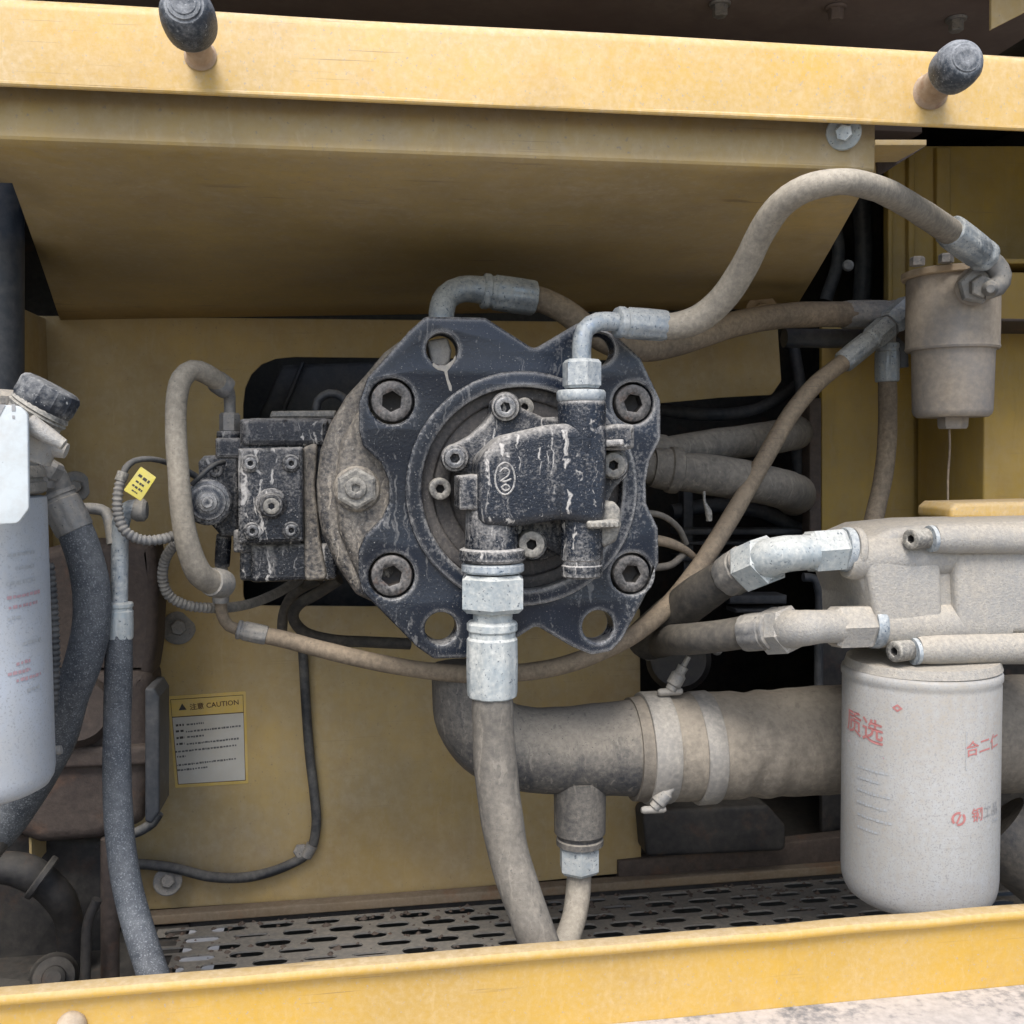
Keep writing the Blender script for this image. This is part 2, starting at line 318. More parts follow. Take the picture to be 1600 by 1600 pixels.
def ferrule(name, a, b, r, m, parent=None):
    prof = [(0, .72), (.02, .93), (.05, 1), (.13, 1), (.16, .92), (.22, .92), (.25, 1), (.6, 1.015), (.93, 1), (.98, .97), (1, .88)]
    return lathe(name, a, b, [(f, q * r) for f, q in prof], m, parent, seg=48, angle=30, radial=lambda th: 1 + 0.016 * (1 if int(th / (2 * math.pi) * 24 + .5) % 3 else -1.6))
def nutring(name, a, b, r, m, parent=None):
    return lathe(name, a, b, [(0, r * .94), (.2, r), (.8, r), (1, r * .94)], m, parent)

def fillet(pts, rad, seg=5):
    out = []; n = len(pts)
    for i in range(n):
        p0 = Vector(pts[i - 1]); p1 = Vector(pts[i]); p2 = Vector(pts[(i + 1) % n])
        r = rad[i] if isinstance(rad, (list, tuple)) else rad
        a = p0 - p1; b = p2 - p1; la, lb = a.length, b.length
        if r <= 0 or la < 1e-9 or lb < 1e-9: out.append(tuple(p1)); continue
        ang = a.angle(b)
        if ang > 3.05: out.append(tuple(p1)); continue
        d = min(r / math.tan(ang / 2), la * .48, lb * .48)
        q0 = p1 + a.normalized() * d; q1 = p1 + b.normalized() * d
        for j in range(seg + 1):
            t = j / seg; out.append(tuple(q0 * (1 - t) ** 2 + p1 * 2 * t * (1 - t) + q1 * t * t))
    return out
def offset(loop, d, ccw):
    n = len(loop); out = []
    for i in range(n):
        p0 = Vector(loop[i - 1]); p1 = Vector(loop[i]); p2 = Vector(loop[(i + 1) % n])
        e0 = (p1 - p0); e1 = (p2 - p1)
        e0 = e0.normalized() if e0.length > 1e-9 else e1.normalized(); e1 = e1.normalized() if e1.length > 1e-9 else e0
        n0 = Vector((-e0.y, e0.x)); n1 = Vector((-e1.y, e1.x)); nn = n0 + n1
        if nn.length < 1e-6: nn = n0
        nn.normalize(); k = min(1.8, 1 / max(0.3, nn.dot(n0)))
        out.append(p1 + nn * d * k * (1 if ccw else -1))
    return [tuple(v) for v in out]
def area(l): return sum(l[i - 1][0] * l[i][1] - l[i][0] * l[i - 1][1] for i in range(len(l))) / 2
def prism(name, outer, holes, Yf, thick, bev, m, parent=None, bseg=3, angle=38, map3=None):
    """outer / holes: loops in (X, Z); front face at Y = Yf, body goes back by thick; outer edge and hole rims rounded by bev"""
    loops = []
    for k, l in enumerate([outer] + list(holes)):
        ccw = area(l) > 0
        loops.append((l, ccw if k == 0 else not ccw))
    V = []; F = []; front = []
    for l, inw in loops:
        n = len(l); base = len(V); rows = []
        st = [(bev * (1 - math.sin(j / bseg * math.pi / 2)), bev * (1 - math.cos(j / bseg * math.pi / 2))) for j in range(bseg + 1)] if bev > 0 else [(0, 0)]
        # st: (inset, depth) from the front face edge to the side wall
        st = [(i_, d_) for i_, d_ in st] + [(0, thick)]
        for i_, d_ in st:
            ll = offset(l, i_, inw) if i_ > 0 else l
            rows.append(len(V)); V += [(x, Yf + d_, z) for x, z in ll]
        front.append([(V[rows[0] + i][0], V[rows[0] + i][2]) for i in range(n)])
        for a in range(len(rows) - 1):
            for i in range(n):
                j = (i + 1) % n
                F.append((rows[a] + i, rows[a] + j, rows[a + 1] + j, rows[a + 1] + i))
    tri = geometry.tessellate_polygon([[Vector((x, z, 0)) for x, z in l] for l in front])
    idx = []; base = 0
    for (l, _), f in zip(loops, front):
        n = len(l); nrow = (bseg + 2) if bev > 0 else 2
        idx += [base + i for i in range(n)]; base += n * nrow
    for t in tri: F.append(tuple(idx[i] for i in t))
    back = []; base = 0
    for l, _ in loops:
        n = len(l); nrow = (bseg + 2) if bev > 0 else 2
        back += [base + n * (nrow - 1) + i for i in range(n)]; base += n * nrow
    for t in tri: F.append(tuple(back[i] for i in t))
    if map3: V = [map3(Vector(v)) for v in V]
    return link(name, V, F, m, parent, True, angle)
def circ(cx, cy, r, Y, n=32):
    c = P(cx, cy, Y); rr = r * M(cx, cy, Y)
    return [(c.x + rr * math.cos(2 * math.pi * k / n), c.z + rr * math.sin(2 * math.pi * k / n)) for k in range(n)]
def loopxz(pix, Y, fil=0.0):
    l = [(P(x, y, Y).x, P(x, y, Y).z) for x, y in pix]
    s = M(800, 800, Y)
    if isinstance(fil, (list, tuple)): return fillet(l, [f * s for f in fil])
    return fillet(l, fil * s) if fil else l
def plate(name, pix, Y, thick, bev, m, parent=None, fil=0, holes=(), **k):
    """pixel outline on the plane Y; holes: (px, py, r px)"""
    return prism(name, loopxz(pix, Y, fil), [circ(*h, Y) for h in holes], Y, thick, bev, m, parent, **k)
def rect(x0, y0, x1, y1): return [(x0, y0), (x1, y0), (x1, y1), (x0, y1)]
def box(name, lo, hi, m, parent=None, bev=0.002):
    return prism(name, [(lo[0], lo[2]), (hi[0], lo[2]), (hi[0], hi[2]), (lo[0], hi[2])], [], lo[1], hi[1] - lo[1], bev, m, parent, bseg=2)

# socket head bolt, axis towards -Y, radius 1
def socket_mesh(name, m, hexr=.52, depth=.9, length=1.2, cham=.12, n=24, recess=0.0):
    V = []; F = []
    def hx(th, r):
        a = (th + math.pi / 6) % (math.pi / 3) - math.pi / 6
        return r * math.cos(math.pi / 6) / math.cos(a)
    rows = [(1, length, 0), (1, cham, 0), (1 - cham * .4, cham * .3, 0), (1 - cham, 0, 0), (hexr * 1.16, 0, 0), (hexr, .07, 1), (hexr, depth, 1), (hexr * .4, depth + .12, 0)]
    for r, y, h in rows:
        for k in range(n):
            th = 2 * math.pi * k / n; q = hx(th, r) if h else r
            V.append((q * math.cos(th), y, q * math.sin(th)))
    for i in range(len(rows) - 1):
        for k in range(n): F.append((i * n + k, i * n + (k + 1) % n, (i + 1) * n + (k + 1) % n, (i + 1) * n + k))
    F.append(tuple((len(rows) - 1) * n + k for k in range(n))); F.append(tuple(range(n)))
    me = bpy.data.meshes.new(name); me.from_pydata(V, [], F); me.update()
    bm = bmesh.new(); bm.from_mesh(me); bmesh.ops.recalc_face_normals(bm, faces=bm.faces); bm.to_mesh(me); bm.free()
    for p in me.polygons: p.use_smooth = True
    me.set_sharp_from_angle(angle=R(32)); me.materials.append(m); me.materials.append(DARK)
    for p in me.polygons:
        if p.center.y > .3 and math.hypot(p.center.x, p.center.z) < hexr * 1.01 and p.center.y < length - .02: p.material_index = 1  # greasy socket floor and walls; dark colour also stands in for recess shade
    return me
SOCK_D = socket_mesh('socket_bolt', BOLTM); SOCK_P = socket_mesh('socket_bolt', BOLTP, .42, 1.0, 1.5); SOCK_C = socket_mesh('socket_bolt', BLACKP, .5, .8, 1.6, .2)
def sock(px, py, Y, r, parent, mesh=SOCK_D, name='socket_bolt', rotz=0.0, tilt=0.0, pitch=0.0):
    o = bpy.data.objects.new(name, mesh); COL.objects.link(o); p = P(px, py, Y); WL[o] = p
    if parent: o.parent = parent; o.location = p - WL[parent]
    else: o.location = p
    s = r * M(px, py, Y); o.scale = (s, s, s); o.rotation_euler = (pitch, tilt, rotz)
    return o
# hex bolt with washer on a panel facing the camera
def washer_bolt(px, py, Y, rw, rh, m, label, group, mw=None, name='washer_bolt'):
    t = thing(name, label, 'bolt', P(px, py, Y), group)
    lathe('washer', (px, py, Y), (px, py, Y - 0.004), [(0, rw), (.7, rw), (1, rw * .93)], mw or m, t)
    hexa('bolt_head', (px, py, Y - 0.004), (px, py, Y - 0.016), rh, m, t, phase=R(12))
    return t
# text -> flat polygons
def text_geo(body, size):
    cu = bpy.data.curves.new('lettering', 'FONT'); cu.body = body; cu.size = size; cu.align_x = 'CENTER'; cu.align_y = 'CENTER'; cu.resolution_u = 3; cu.offset = size * .012
    o = bpy.data.objects.new('lettering', cu); COL.objects.link(o)
    dg = bpy.context.evaluated_depsgraph_get(); dg.update()
    me = bpy.data.meshes.new_from_object(o.evaluated_get(dg))
    V = [tuple(v.co) for v in me.vertices]; F = [tuple(p.vertices) for p in me.polygons]
    bpy.data.objects.remove(o); bpy.data.curves.remove(cu); bpy.data.meshes.remove(me)
    return V, F
def quads(rects):
    V = []; F = []
    for x0, y0, x1, y1 in rects:
        b = len(V); V += [(x0, y0, 0), (x1, y0, 0), (x1, y1, 0), (x0, y1, 0)]; F.append((b, b + 1, b + 2, b + 3))
    return V, F
def on_cyl(name, geo, axis_xy, r, ang0, z0, m, parent, slope=0.0):
    V, F = geo
    if not V: return None
    out = []
    for x, y, _ in V:
        a = ang0 + x / r; out.append((axis_xy[0] + (r + .0006) * math.sin(a), axis_xy[1] - (r + .0006) * math.cos(a), z0 + y + slope * x))
    return link(name, out, F, m, parent, False)
def word_dashes(wid, h, n=None):
    x = -wid / 2; out = []
    while x < wid / 2:
        l = random.uniform(.5, 1.3) * h
        out.append((x, -h / 2 * random.uniform(.6, 1), min(x + l, wid / 2), h / 2 * random.uniform(.6, 1))); x += l + h * random.uniform(.2, .5)
    return quads(out)

# ================================================================== THE SETTING
g = link('ground', [(-60, -60, 0), (60, -60, 0), (60, 80, 0), (-60, 80, 0)], [(0, 1, 2, 3)], GROUNDM); structure(g)
YW = 1.75
XL, XR = -0.80, 1.35
zf = P(640, 1396, YW).z                       # compartment floor
# outer shell of the machine: back, sides, roof, added belly; closed to block light
for nm, lo, hi in (('bay_wall', (XL - .03, 2.49, zf - .02), (XR + .03, 2.52, 2.23)), ('bay_side', (XL - .02, 1.06, zf - .02), (XL, 2.5, 2.22)), ('bay_side', (XR, 1.06, zf - .02), (XR + .02, 2.5, 2.22)),
                   ('bay_roof', (XL - .03, 1.12, 2.21), (XR + .03, 2.53, 2.24)), ('belly_blocker', (P(345, 1450, 1.95).x, 1.05, zf - .16), (XR, 2.5, zf - .15)), ('belly_blocker', (XL, 1.05, zf - .16), (P(262, 1450, 1.95).x, 2.5, zf - .15)),  # unseen belly plates added to darken slots; gap leaves the left ones bright
                   ('floor_sheet', (XL, 1.05, zf - .03), (P(215, 1500, 1.55).x + .045, 1.736, zf - .0165))):
    structure(box(nm, lo, hi, DARK))

structure(box('bay_floor', (XL, 1.737, zf - .03), (XR, 2.5, zf - .014), DARK))
# perforated floor: one sheet, staggered slots cut right through
def perforated(x0, x1, y0, y1, z, px=.076, py=.0315, sl=.055, sw=.0215, th=.003):
    V = []; F = []
    ny = int((y1 - y0) / py); nx = int((x1 - x0) / px)
    hs = []
    for k in range(5): a = math.pi / 2 - math.pi * k / 4; hs.append((sl / 2 - sw / 2 + sw / 2 * math.cos(a), sw / 2 * math.sin(a)))
    for k in range(5): a = -math.pi / 2 - math.pi * k / 4; hs.append((-sl / 2 + sw / 2 + sw / 2 * math.cos(a), sw / 2 * math.sin(a)))
    oc = [(.1, .5), (.5, .5), (.5, 0), (.5, -.5), (.1, -.5), (-.1, -.5), (-.5, -.5), (-.5, 0), (-.5, .5), (-.1, .5)]
    for j in range(ny):
        for i in range(nx):
            cx = x0 + (i + .5 + (.5 if j % 2 else 0)) * px; cy = y0 + (j + .5) * py
            kx, ky = random.uniform(.93, 1.04), random.uniform(.84, 1.05) if random.random() < .88 else random.uniform(.45, .75)
            b = len(V)
            V += [(cx + u * px, cy + v * py, z) for u, v in oc] + [(cx + u * kx, cy + v * ky, z) for u, v in hs] + [(cx + u * kx, cy + v * ky, z - th) for u, v in hs]
            for k in range(10):
                k2 = (k + 1) % 10
                F.append((b + k, b + k2, b + 10 + k2, b + 10 + k)); F.append((b + 10 + k, b + 10 + k2, b + 20 + k2, b + 20 + k))
    o = link('floor', V, F, FLOORM, None, False); structure(o); return o
perforated(P(215, 1500, 1.55).x, XR - .03, 1.30, 1.735, zf - .012)

# ---- back wall of the compartment (yellow panel with the rounded opening)
wall_out = [(40, 493), (1215, 506), (1221, 595), (1206, 617), (1130, 621), (1000, 633), (1000, 563), (380, 557), (380, 946), (1000, 950), (1002, 1362), (640, 1396), (-60, 1440), (-60, 493)]
fl = [0, 10, 8, 8, 0, 6, 10, 75, 20, 6, 0, 0, 0, 0]
bp_ = plate('back_wall', wall_out, YW, .004, .0012, Y_WALL, None, fl); structure(bp_)
# folded foot strip along its bottom
lo = P(-60, 1440, YW)
a0, a1 = P(-80, 1425, YW - .004), P(1330, 1345, YW - .004)
ft = prism('foot_strip', [(a0.x, zf - .01), (a1.x, zf - .01), (a1.x, zf + .006), (a0.x, zf + .006)], [], YW - .030, .024, .003, FOOT); structure(ft)
def dirt(n):
    V = []; F = []; rnd = random.Random(11)
    for i in range(n):
        x = rnd.uniform(P(230, 1500, 1.6).x, XR - .1); y = 1.715 - abs(rnd.gauss(0, .09)) if rnd.random() < .75 else rnd.uniform(1.36, 1.71)
        r = rnd.uniform(.0015, .006) * (1.6 if rnd.random() < .1 else 1); b = len(V)
        for k in range(6):
            a = k * math.pi / 3; q = r * rnd.uniform(.6, 1.2); V.append((x + q * math.cos(a), y + q * math.sin(a), zf - .012))
        V.append((x + r * rnd.uniform(-.3, .3), y, zf - .012 + r * rnd.uniform(.4, .9)))
        for k in range(6): F.append((b + k, b + (k + 1) % 6, b + 6))
    o = link('dirt', V, F, BROWN, None, False); structure(o, 'stuff')
dirt(420)
# narrow return panel at the left end of the wall
xl = P(74, 560, YW).x
rp = box('wall_return', (xl - .004, YW - .16, P(74, 1300, YW).z), (xl, YW - .002, P(74, 499, YW).z), Y_WALL, None, .001); structure(rp)

# ---- canopy: vertical lip behind the top beam, rounded bend, underside sloping down to the wall
def canopy():
    YL = 1.032
    zt = P(700, 60, YL).z
    l0, l1 = P(-150, 212, YL), P(1366, 277, YL)
    zb = (P(300, 228, YL).z + P(1000, 262, YL).z) / 2
    xa, xb = l0.x, l1.x
    fr, fl_ = P(1242, 482, 1.738), P(74, 500, YW - .003)
    nl = P(-30, 222, YL)
    V = []; F = []; n = 24
    rows = []
    rb = .006
    prof = [(YL, zt), (YL, zb + rb)]
    for i in range(n + 1):
        t = i / n; x = xa + (xb - xa) * t
        col = [Vector((x, YL, zt)), Vector((x, YL, zb + rb))]
        tn = max(0, min(1, (x - nl.x) / (xb - nl.x)))
        far = fl_.lerp(fr, tn)
        if x < nl.x: far = Vector((x, YW - .003 , fl_.z))
        near = Vector((x, YL + rb * .7, zb))
        for k in range(1, 5):
            a = k / 4; p0 = Vector((x, YL, zb + rb)); p1 = Vector((x, YL, zb)); p2 = near + (far - near) * .03
            col.append(p0 * (1 - a) ** 2 + p1 * 2 * a * (1 - a) + p2 * a * a)
        s0 = col[-1]
        for k in range(1, 9):
            q = s0.lerp(far, k / 8); q.z += .004 * math.sin(math.pi * k / 8) * math.sin(3 * t + 1); col.append(q)
        rows.append(col)
    m_ = len(rows[0])
    V = [p for c in rows for p in c]
    for i in range(n):
        x = xa + (xb - xa) * (i + .5) / n
        for k in range(m_ - 1):
            if x < nl.x and k > 5: continue
            F.append((i * m_ + k, (i + 1) * m_ + k, (i + 1) * m_ + k + 1, i * m_ + k + 1))
    o = link('canopy', V, F, Y_CANOPY, None, True, 24)
    md = o.modifiers.new('sheet', 'SOLIDIFY'); md.thickness = .003; md.offset = -1
    return o
tag(canopy(), 'dusty yellow folded panel sloping down behind the top beam to the back wall', 'panel')
washer_bolt(1318, 207, 1.0265, 27, 14, ZINCW, 'pale bolt with round washer half hidden by the top beam', 'panel bolts', ZINCW)
washer_bolt(1190, 484, 1.66, 24, 11, CANT, 'dusty washer bolt behind the long hose under the sloping panel', 'panel bolts')

# ---- hood underside above the beam
zh = Pz(800, 8, 0).z if False else P(1300, 20, 1.30).z
xr_h = P(1548, 40, 1.42).x
hd = box('hood', (XL - .2, 1.03, zh), (xr_h, 2.2, zh + .012), MAROON, None, .003)
tag(hd, 'dark brown underside of the hood above the top beam', 'panel')
rb_ = box('rib', (XL - .2, 1.60, zh - .05), (xr_h, 1.66, zh - .001), MAROON, hd, .004)
for (bx, by, bm_) in ((1125, 8, ZINCD), (1306, 14, MAROON), (1494, 32, ZINCD)):
    p = Pz(bx, by - 4, zh)
    t = thing('hood_bolt', {1125: 'small grey bolt under the hood, farthest from the right bumper', 1306: 'brown bolt under the hood above the dusty lip washer', 1494: 'grey bolt under the hood just above the right bumper'}[bx], 'bolt', p, 'bolts under the hood')
    lathe3('washer', p + Vector((0, 0, -.001)), p + Vector((0, 0, -.004)), [(0, .014), (1, .013)], bm_, t)
    lathe3('bolt_head', p + Vector((0, 0, -.004)), p + Vector((0, 0, -.018)), [(0, .0095), (.9, .0095), (1, .008)], bm_, t, seg=6, angle=20)
tri = prism('corner_gusset', loopxz([(1549, -40), (1640, -60), (1640, -10), (1600, 20), (1549, 46)], 1.14), [], 1.14, .004, .001, Y_CANOPY)
tag(tri, 'dusty yellow corner plate at the top right above the beam', 'bracket')

# ---- top beam (front frame rail) with two bumper pins
zb0, zb1 = P(0, 127, 1.0).z, P(1600, 200, 1.0).z
zt0 = P(540, 20, 1.0).z; zt1 = P(1600, 85, 1.0).z
x0b, x1b = XL - .15, XR + .1
def beam():
    t = thing('top_beam', 'bright dusty yellow beam running across the top of the opening', 'beam', Vector((.2, 1.0, (zb0 + zt0) / 2)))
    zb, zt = (zb0 + zb1) / 2, (zt0 + zt1) / 2
    # face, rounded upper bend and back flange, thin lower edge
    prof = [(1.0, zb), (1.0, zt - .012)] + [(1.0 + .012 * (1 - math.cos(a)), zt - .012 + .012 * math.sin(a)) for a in [R(18 * k) for k in range(1, 6)]] + [(1.05, zt)]
    inner = [(y + .004, z) if i < 2 else (y, z - .004) for i, (y, z) in enumerate(prof)]
    prof2 = prof + [(1.05, zt - .004)] + [(1.0 + .004 + .009 * (1 - math.cos(a)), zt - .013 + .009 * math.sin(a)) for a in [R(18 * k) for k in range(5, 0, -1)]] + [(1.0045, zt - .013), (1.0045, zb)]
    V = []; F = []; n = len(prof2); K = 40
    for i in range(K + 1):
        x = x0b + (x1b - x0b) * i / K
        V += [(x, y + .0008 * math.sin(i * .9), z + .0006 * math.sin(i * .6 + 1)) for y, z in prof2]
    for i in range(K):
        for k in range(n): F.append((i * n + k, i * n + (k + 1) % n, (i + 1) * n + (k + 1) % n, (i + 1) * n + k))
    link('beam_plate', V, F, Y_BEAM, t, True, 40)
    # hemmed lower lip
    a = Vector((x0b, 1.0025, zb)); b = Vector((x1b, 1.0025, zb))
    lathe3('hem', a, b, [(0, .0032), (1, .0032)], Y_BEAM, t, seg=10)
beam()
def bumper(base, tip, rp, rh, label):
    A, B = P(*base), P(*tip); ax = (B - A)
    t = thing('bumper_pin', label, 'bumper', A, 'rubber bumpers on the top beam')
    s = M(*base); s2 = M(*tip)
    lathe3('pin', A, A + ax * .62, [(0, rp * 1.25 * s), (.05, rp * 1.05 * s), (.1, rp * s), (1, rp * s)], PINM, t)
    lathe3('bumper_head', A + ax * .42, B, [(0, rp * s * .95), (.04, rh * .72 * s2), (.16, rh * .80 * s2), (.2, rh * .95 * s2), (.32, rh * .985 * s2), (.52, rh * s2), (.72, rh * .96 * s2), (.86, rh * .83 * s2), (.92, rh * .70 * s2), (.925, rh * .62 * s2), (.955, rh * .58 * s2), (.96, rh * .46 * s2), (.975, rh * .42 * s2), (.978, rh * .26 * s2), (.965, rh * .2 * s2), (.966, rh * .1 * s2)], BUMPR, t, seg=32)
bumper((313, 86, .999), (286, 2, .905), 20, 44, 'grey rubber bumper on a rusty pin near the left end of the top beam')
bumper((1453, 142, .999), (1512, 88, .925), 24, 38, 'grey rubber bumper on a pin near the right end of the top beam')

# ---- bottom rail and the scuffed sill under it
zr = (P(0, 1548, 1.0).z + P(1600, 1420, 1.0).z) / 2
zs = P(1300, 1568, .995).z
def rail():
    t = thing('bottom_rail', 'yellow bottom rail with a bright flat top edge', 'beam', Vector((.2, 1.0, zr)))
    prof = [(1.004, zs - .05), (1.004, zr - .016), (1.003, zr - .012), (.999, zr - .0105), (.994, zr - .0100), (.992, zr - .007), (.992, zr - .003), (.994, zr - .0005), (.998, zr), (1.009, zr), (1.012, zr - .001), (1.013, zr - .005), (1.013, zr - .03), (1.010, zr - .03), (1.010, zs - .05)]
    V = []; F = []; n = len(prof); K = 90; rnd = random.Random(5)
    for i in range(K + 1):
        x = x0b + (x1b - x0b) * i / K
        dd = .0002 * math.sin(i * .35) + .0002 * math.sin(i * .9 + 2)
        for q in (52, 58, 63):
            dd -= .0009 * math.exp(-((i - q) / 1.1) ** 2)
        V += [(x, y, z + (dd if z > zr - .02 else 0)) for y, z in prof]
    for i in range(K):
        for k in range(n): F.append((i * n + k, i * n + (k + 1) % n, (i + 1) * n + (k + 1) % n, (i + 1) * n + k))
    link('rail_face', V, F, Y_RAIL, t, True, 40)
    lathe('button_head', (112, 1603, 1.003), (112, 1603, .990), [(0, 23), (.4, 22), (.7, 17), (.9, 10), (1, 3)], CANT, t)
rail()
zs_ = P(1300, 1570, 1.0).z
sill = box('sill', (x0b, .80, zs_ - .04), (x1b, 1.0035, zs_), SILLM, None, .006)
tag(sill, 'pale scuffed sill plate under the bottom rail', 'sill')

# ================================================================== HYDRAULIC PUMP
YF = 1.20
pump = thing('hydraulic_pump', 'large black hydraulic pump with a six lobed mounting flange in the middle', 'pump', P(815, 1030, YF))
fl_pts = [(665, 494), (759, 496), (835, 545), (905, 503), (960, 520), (1002, 560), (1033, 626), (1033, 686), (1016, 720), (1010, 752), (1011, 788), (1029, 825), (1030, 880), (1016, 918), (972, 1001), (955, 1018), (925, 1024), (894, 1011), (838, 978), (770, 1022), (726, 1029), (678, 1030), (652, 1012), (566, 925), (560, 900), (560, 862), (570, 838), (598, 810), (608, 785), (608, 752), (596, 724), (567, 697), (561, 672), (561, 628), (574, 590), (641, 515)]
bolts4 = [(612, 627, 36), (990, 630, 33), (612, 900, 36), (987, 897, 33)]
thru = [(691, 545, 25), (937, 545, 25), (689, 982, 25), (935, 979, 25)]
plate('mounting_flange', fl_pts, YF, .034, .0035, BLACKP, pump, 14, holes=[(817, 764, 160)] + [(x, y, r) for x, y, r in bolts4] + thru)
for (x, y, r) in bolts4:
    sock(x, y, YF + .0012, r - 3.6, pump, SOCK_D, rotz=random.uniform(-.02, .02), tilt=random.uniform(0, 1))
    b = circ(x, y, r + 3, YF + .02); prism('counterbore_floor', b, [], YF + .026, .004, 0, BORE, pump)
# raised ring, stepped bore and its floor
prism('bore_ring', circ(817, 764, 183, YF, 72), [circ(817, 764, 158, YF, 72)], YF - .007, .03, .003, BLACKP, pump)
prism('bore_step', circ(817, 764, 159.5, YF, 72), [circ(817, 764, 139, YF, 72)], YF + .010, .03, .003, BORE, pump)
prism('bore_step', circ(817, 764, 141, YF, 72), [circ(817, 764, 112, YF, 72)], YF + .016, .03, .003, BORE, pump)
prism('bore_floor', circ(817, 764, 160, YF, 48), [], YF + .022, .01, 0, BORE, pump)
# bell casing behind the flange
cas = [(572, 584), (541, 618), (515, 662), (500, 704), (494, 757), (496, 799), (503, 835), (524, 882), (556, 930), (600, 950), (640, 975), (660, 955), (700, 940), (760, 985), (840, 975), (900, 950), (905, 560), (850, 560), (760, 500), (722, 560), (690, 580), (655, 560), (640, 520), (600, 550)]
YC = YF + .036
plate('bell_casing', cas, YC, .13, .012, CASD, pump, 20, bseg=5)
bell2 = [(560, 640), (532, 690), (522, 757), (528, 830), (560, 905), (620, 920), (640, 620)]
plate('casing_web', bell2, YC - .012, .03, .012, CASD, pump, 24, bseg=5)
# pale casting seen through the upper left hole
plate('hole_boss', [(666, 532), (700, 526), (706, 548), (703, 566), (694, 574), (676, 572)], YF + .024, .03, .004, CREAM, pump, 8)
plate('dried_run', [(676, 566), (684, 571), (696, 571), (708, 562), (712, 553), (712, 562), (704, 574), (699, 580), (701, 592), (706, 604), (706, 612), (702, 610), (697, 592), (694, 580), (684, 578), (676, 572)], YF - .0007, .001, .0003, CREAM, pump, 3)
# hex plug on the bell
lathe('plug_seat', (558, 764, YC - .010), (558, 764, YC - .016), [(0, 37), (.6, 36), (1, 33)], CASD, pump)
pl = hexa('hex_plug', (557, 763, YC - .016), (557, 763, YC - .030), 33, BOLTP, pump, phase=R(0))
sock(556, 763, YC - .0345, 17, pl, SOCK_P)
# rear barrel running back through the wall opening
A = P(690, 770, YC + .13)
lathe3('rear_barrel', A, A + Vector((0, .75, 0)), [(0, .135), (.9, .135), (1, .12)], BLACKC, pump, seg=40)
# regulator block on the left side
YR = 1.275
plate('regulator_block', rect(374, 654, 520, 908), YR + .012, .17, .006, BLACKC, pump, 6)
plate('regulator_cap', [(376, 658), (392, 653), (514, 653), (512, 697), (376, 697)], YR + .004, .16, .007, BLACKC, pump, 8)
plate('regulator_foot', [(391, 852), (527, 849), (527, 906), (391, 911)], YR + .002, .15, .006, BLACKC, pump, 7)
plate('regulator_ledge', rect(364, 828, 472, 864), YR + .008, .1, .004, BLACKC, pump, 5)
plate('casing_rib', [(473, 699), (497, 690), (492, 760), (500, 840), (512, 905), (476, 908)], YR - .004, .08, .004, CASD, pump, 8, bseg=4)
cp = plate('cover_plate', [(371, 701), (473, 698), (474, 846), (372, 850)], YR - .020, .030, .004, BLACKC, pump, 4)
for x, y in ((391, 724), (455, 724), (394, 830), (455, 829)):
    lathe('bolt_seat', (x, y, YR - .0195), (x, y, YR - .024), [(0, 14), (.6, 14), (1, 12)], BLACKC, cp)
    sock(x, y, YR - .030, 9.5, cp, SOCK_C)
lathe('plug_boss', (424, 787, YR - .0195), (424, 790, YR - .034), [(0, 25), (.25, 24), (.45, 19), (1, 17)], BLACKC, cp)
sock(424, 791, YR - .037, 13, cp, SOCK_P)
plate('top_cover', [(424, 642), (526, 641), (524, 654), (420, 654)], YR + .03, .1, .003, BOLTP, pump, 3)
hexa('side_plug', (392, 889, YR + .03), (376, 888, YR + .03), 15, BOLTP, pump)
tube('bleed_pipe', [(494, 650, YR + .06, 7), (497, 626, YR + .06, 7), (515, 615, YR + .06, 7), (534, 620, YR + .06, 7), (546, 640, YR + .06, 7)], WIREM, pump, 12)
# solenoid valve on the regulator's left
sv = plate('valve_body', [(309, 722), (318, 712), (372, 709), (372, 838), (345, 838), (312, 800)], YR + .024, .08, .005, BLACKC, pump, 6)
sock(337, 735, YR + .020, 11, sv, SOCK_C)
sol = lathe('solenoid', (326, 785, YR + .03), (324, 785, YR - .024), [(0, 35), (.35, 36), (.5, 36), (.52, 32), (.7, 33), (.72, 28), (.82, 27), (.84, 15), (.9, 14), (.91, 9), (1, 8)], BLACKP, pump, seg=40)
plate('valve_tower', rect(336, 684, 384, 716), YR + .02, .07, .004, BLACKC, pump, 4)
nutring('valve_neck', (350, 836, YR + .05), (347, 884, YR + .056), 12, BLACKC, pump)
nutring('valve_neck', (347, 882, YR + .056), (345, 920, YR + .06), 9, ZINCD, pump)

# ---- pilot gear pump bolted in the bore
pp = plate('pilot_pump', [(699, 698), (718, 690), (736, 680), (757, 661), (768, 648), (768, 626), (784, 616), (802, 619), (814, 636), (850, 652), (946, 648), (978, 690), (982, 742), (960, 765), (944, 800), (940, 850), (880, 864), (852, 876), (824, 878), (808, 858), (800, 830), (735, 800), (724, 770), (733, 742), (712, 740), (696, 726)], 1.180, .05, .005, BLACKC, pump, 11, bseg=4)
plate('pump_cover', [(748, 822), (748, 716), (786, 680), (860, 663), (952, 656), (949, 826), (880, 812), (810, 824)], 1.108, .08, .0125, BLACKC, pp, [24, 40, 40, 30, 24, 24, 60, 24], bseg=6)
plate('cover_web', [(795, 812), (912, 806), (912, 868), (880, 872), (850, 856), (812, 858), (796, 846)], 1.160, .05, .008, BLACKC, pp, 8, bseg=4)
lathe('outlet_port', (909, 742, 1.136), (909, 626, 1.132), [(0, 18), (.03, 30), (.08, 35), (.2, 37), (.95, 38), (1, 36)], BLACKC, pp, seg=36)
nutring('port_collar', (908, 627, 1.132), (908, 610, 1.132), 38.5, ZINC, pp)
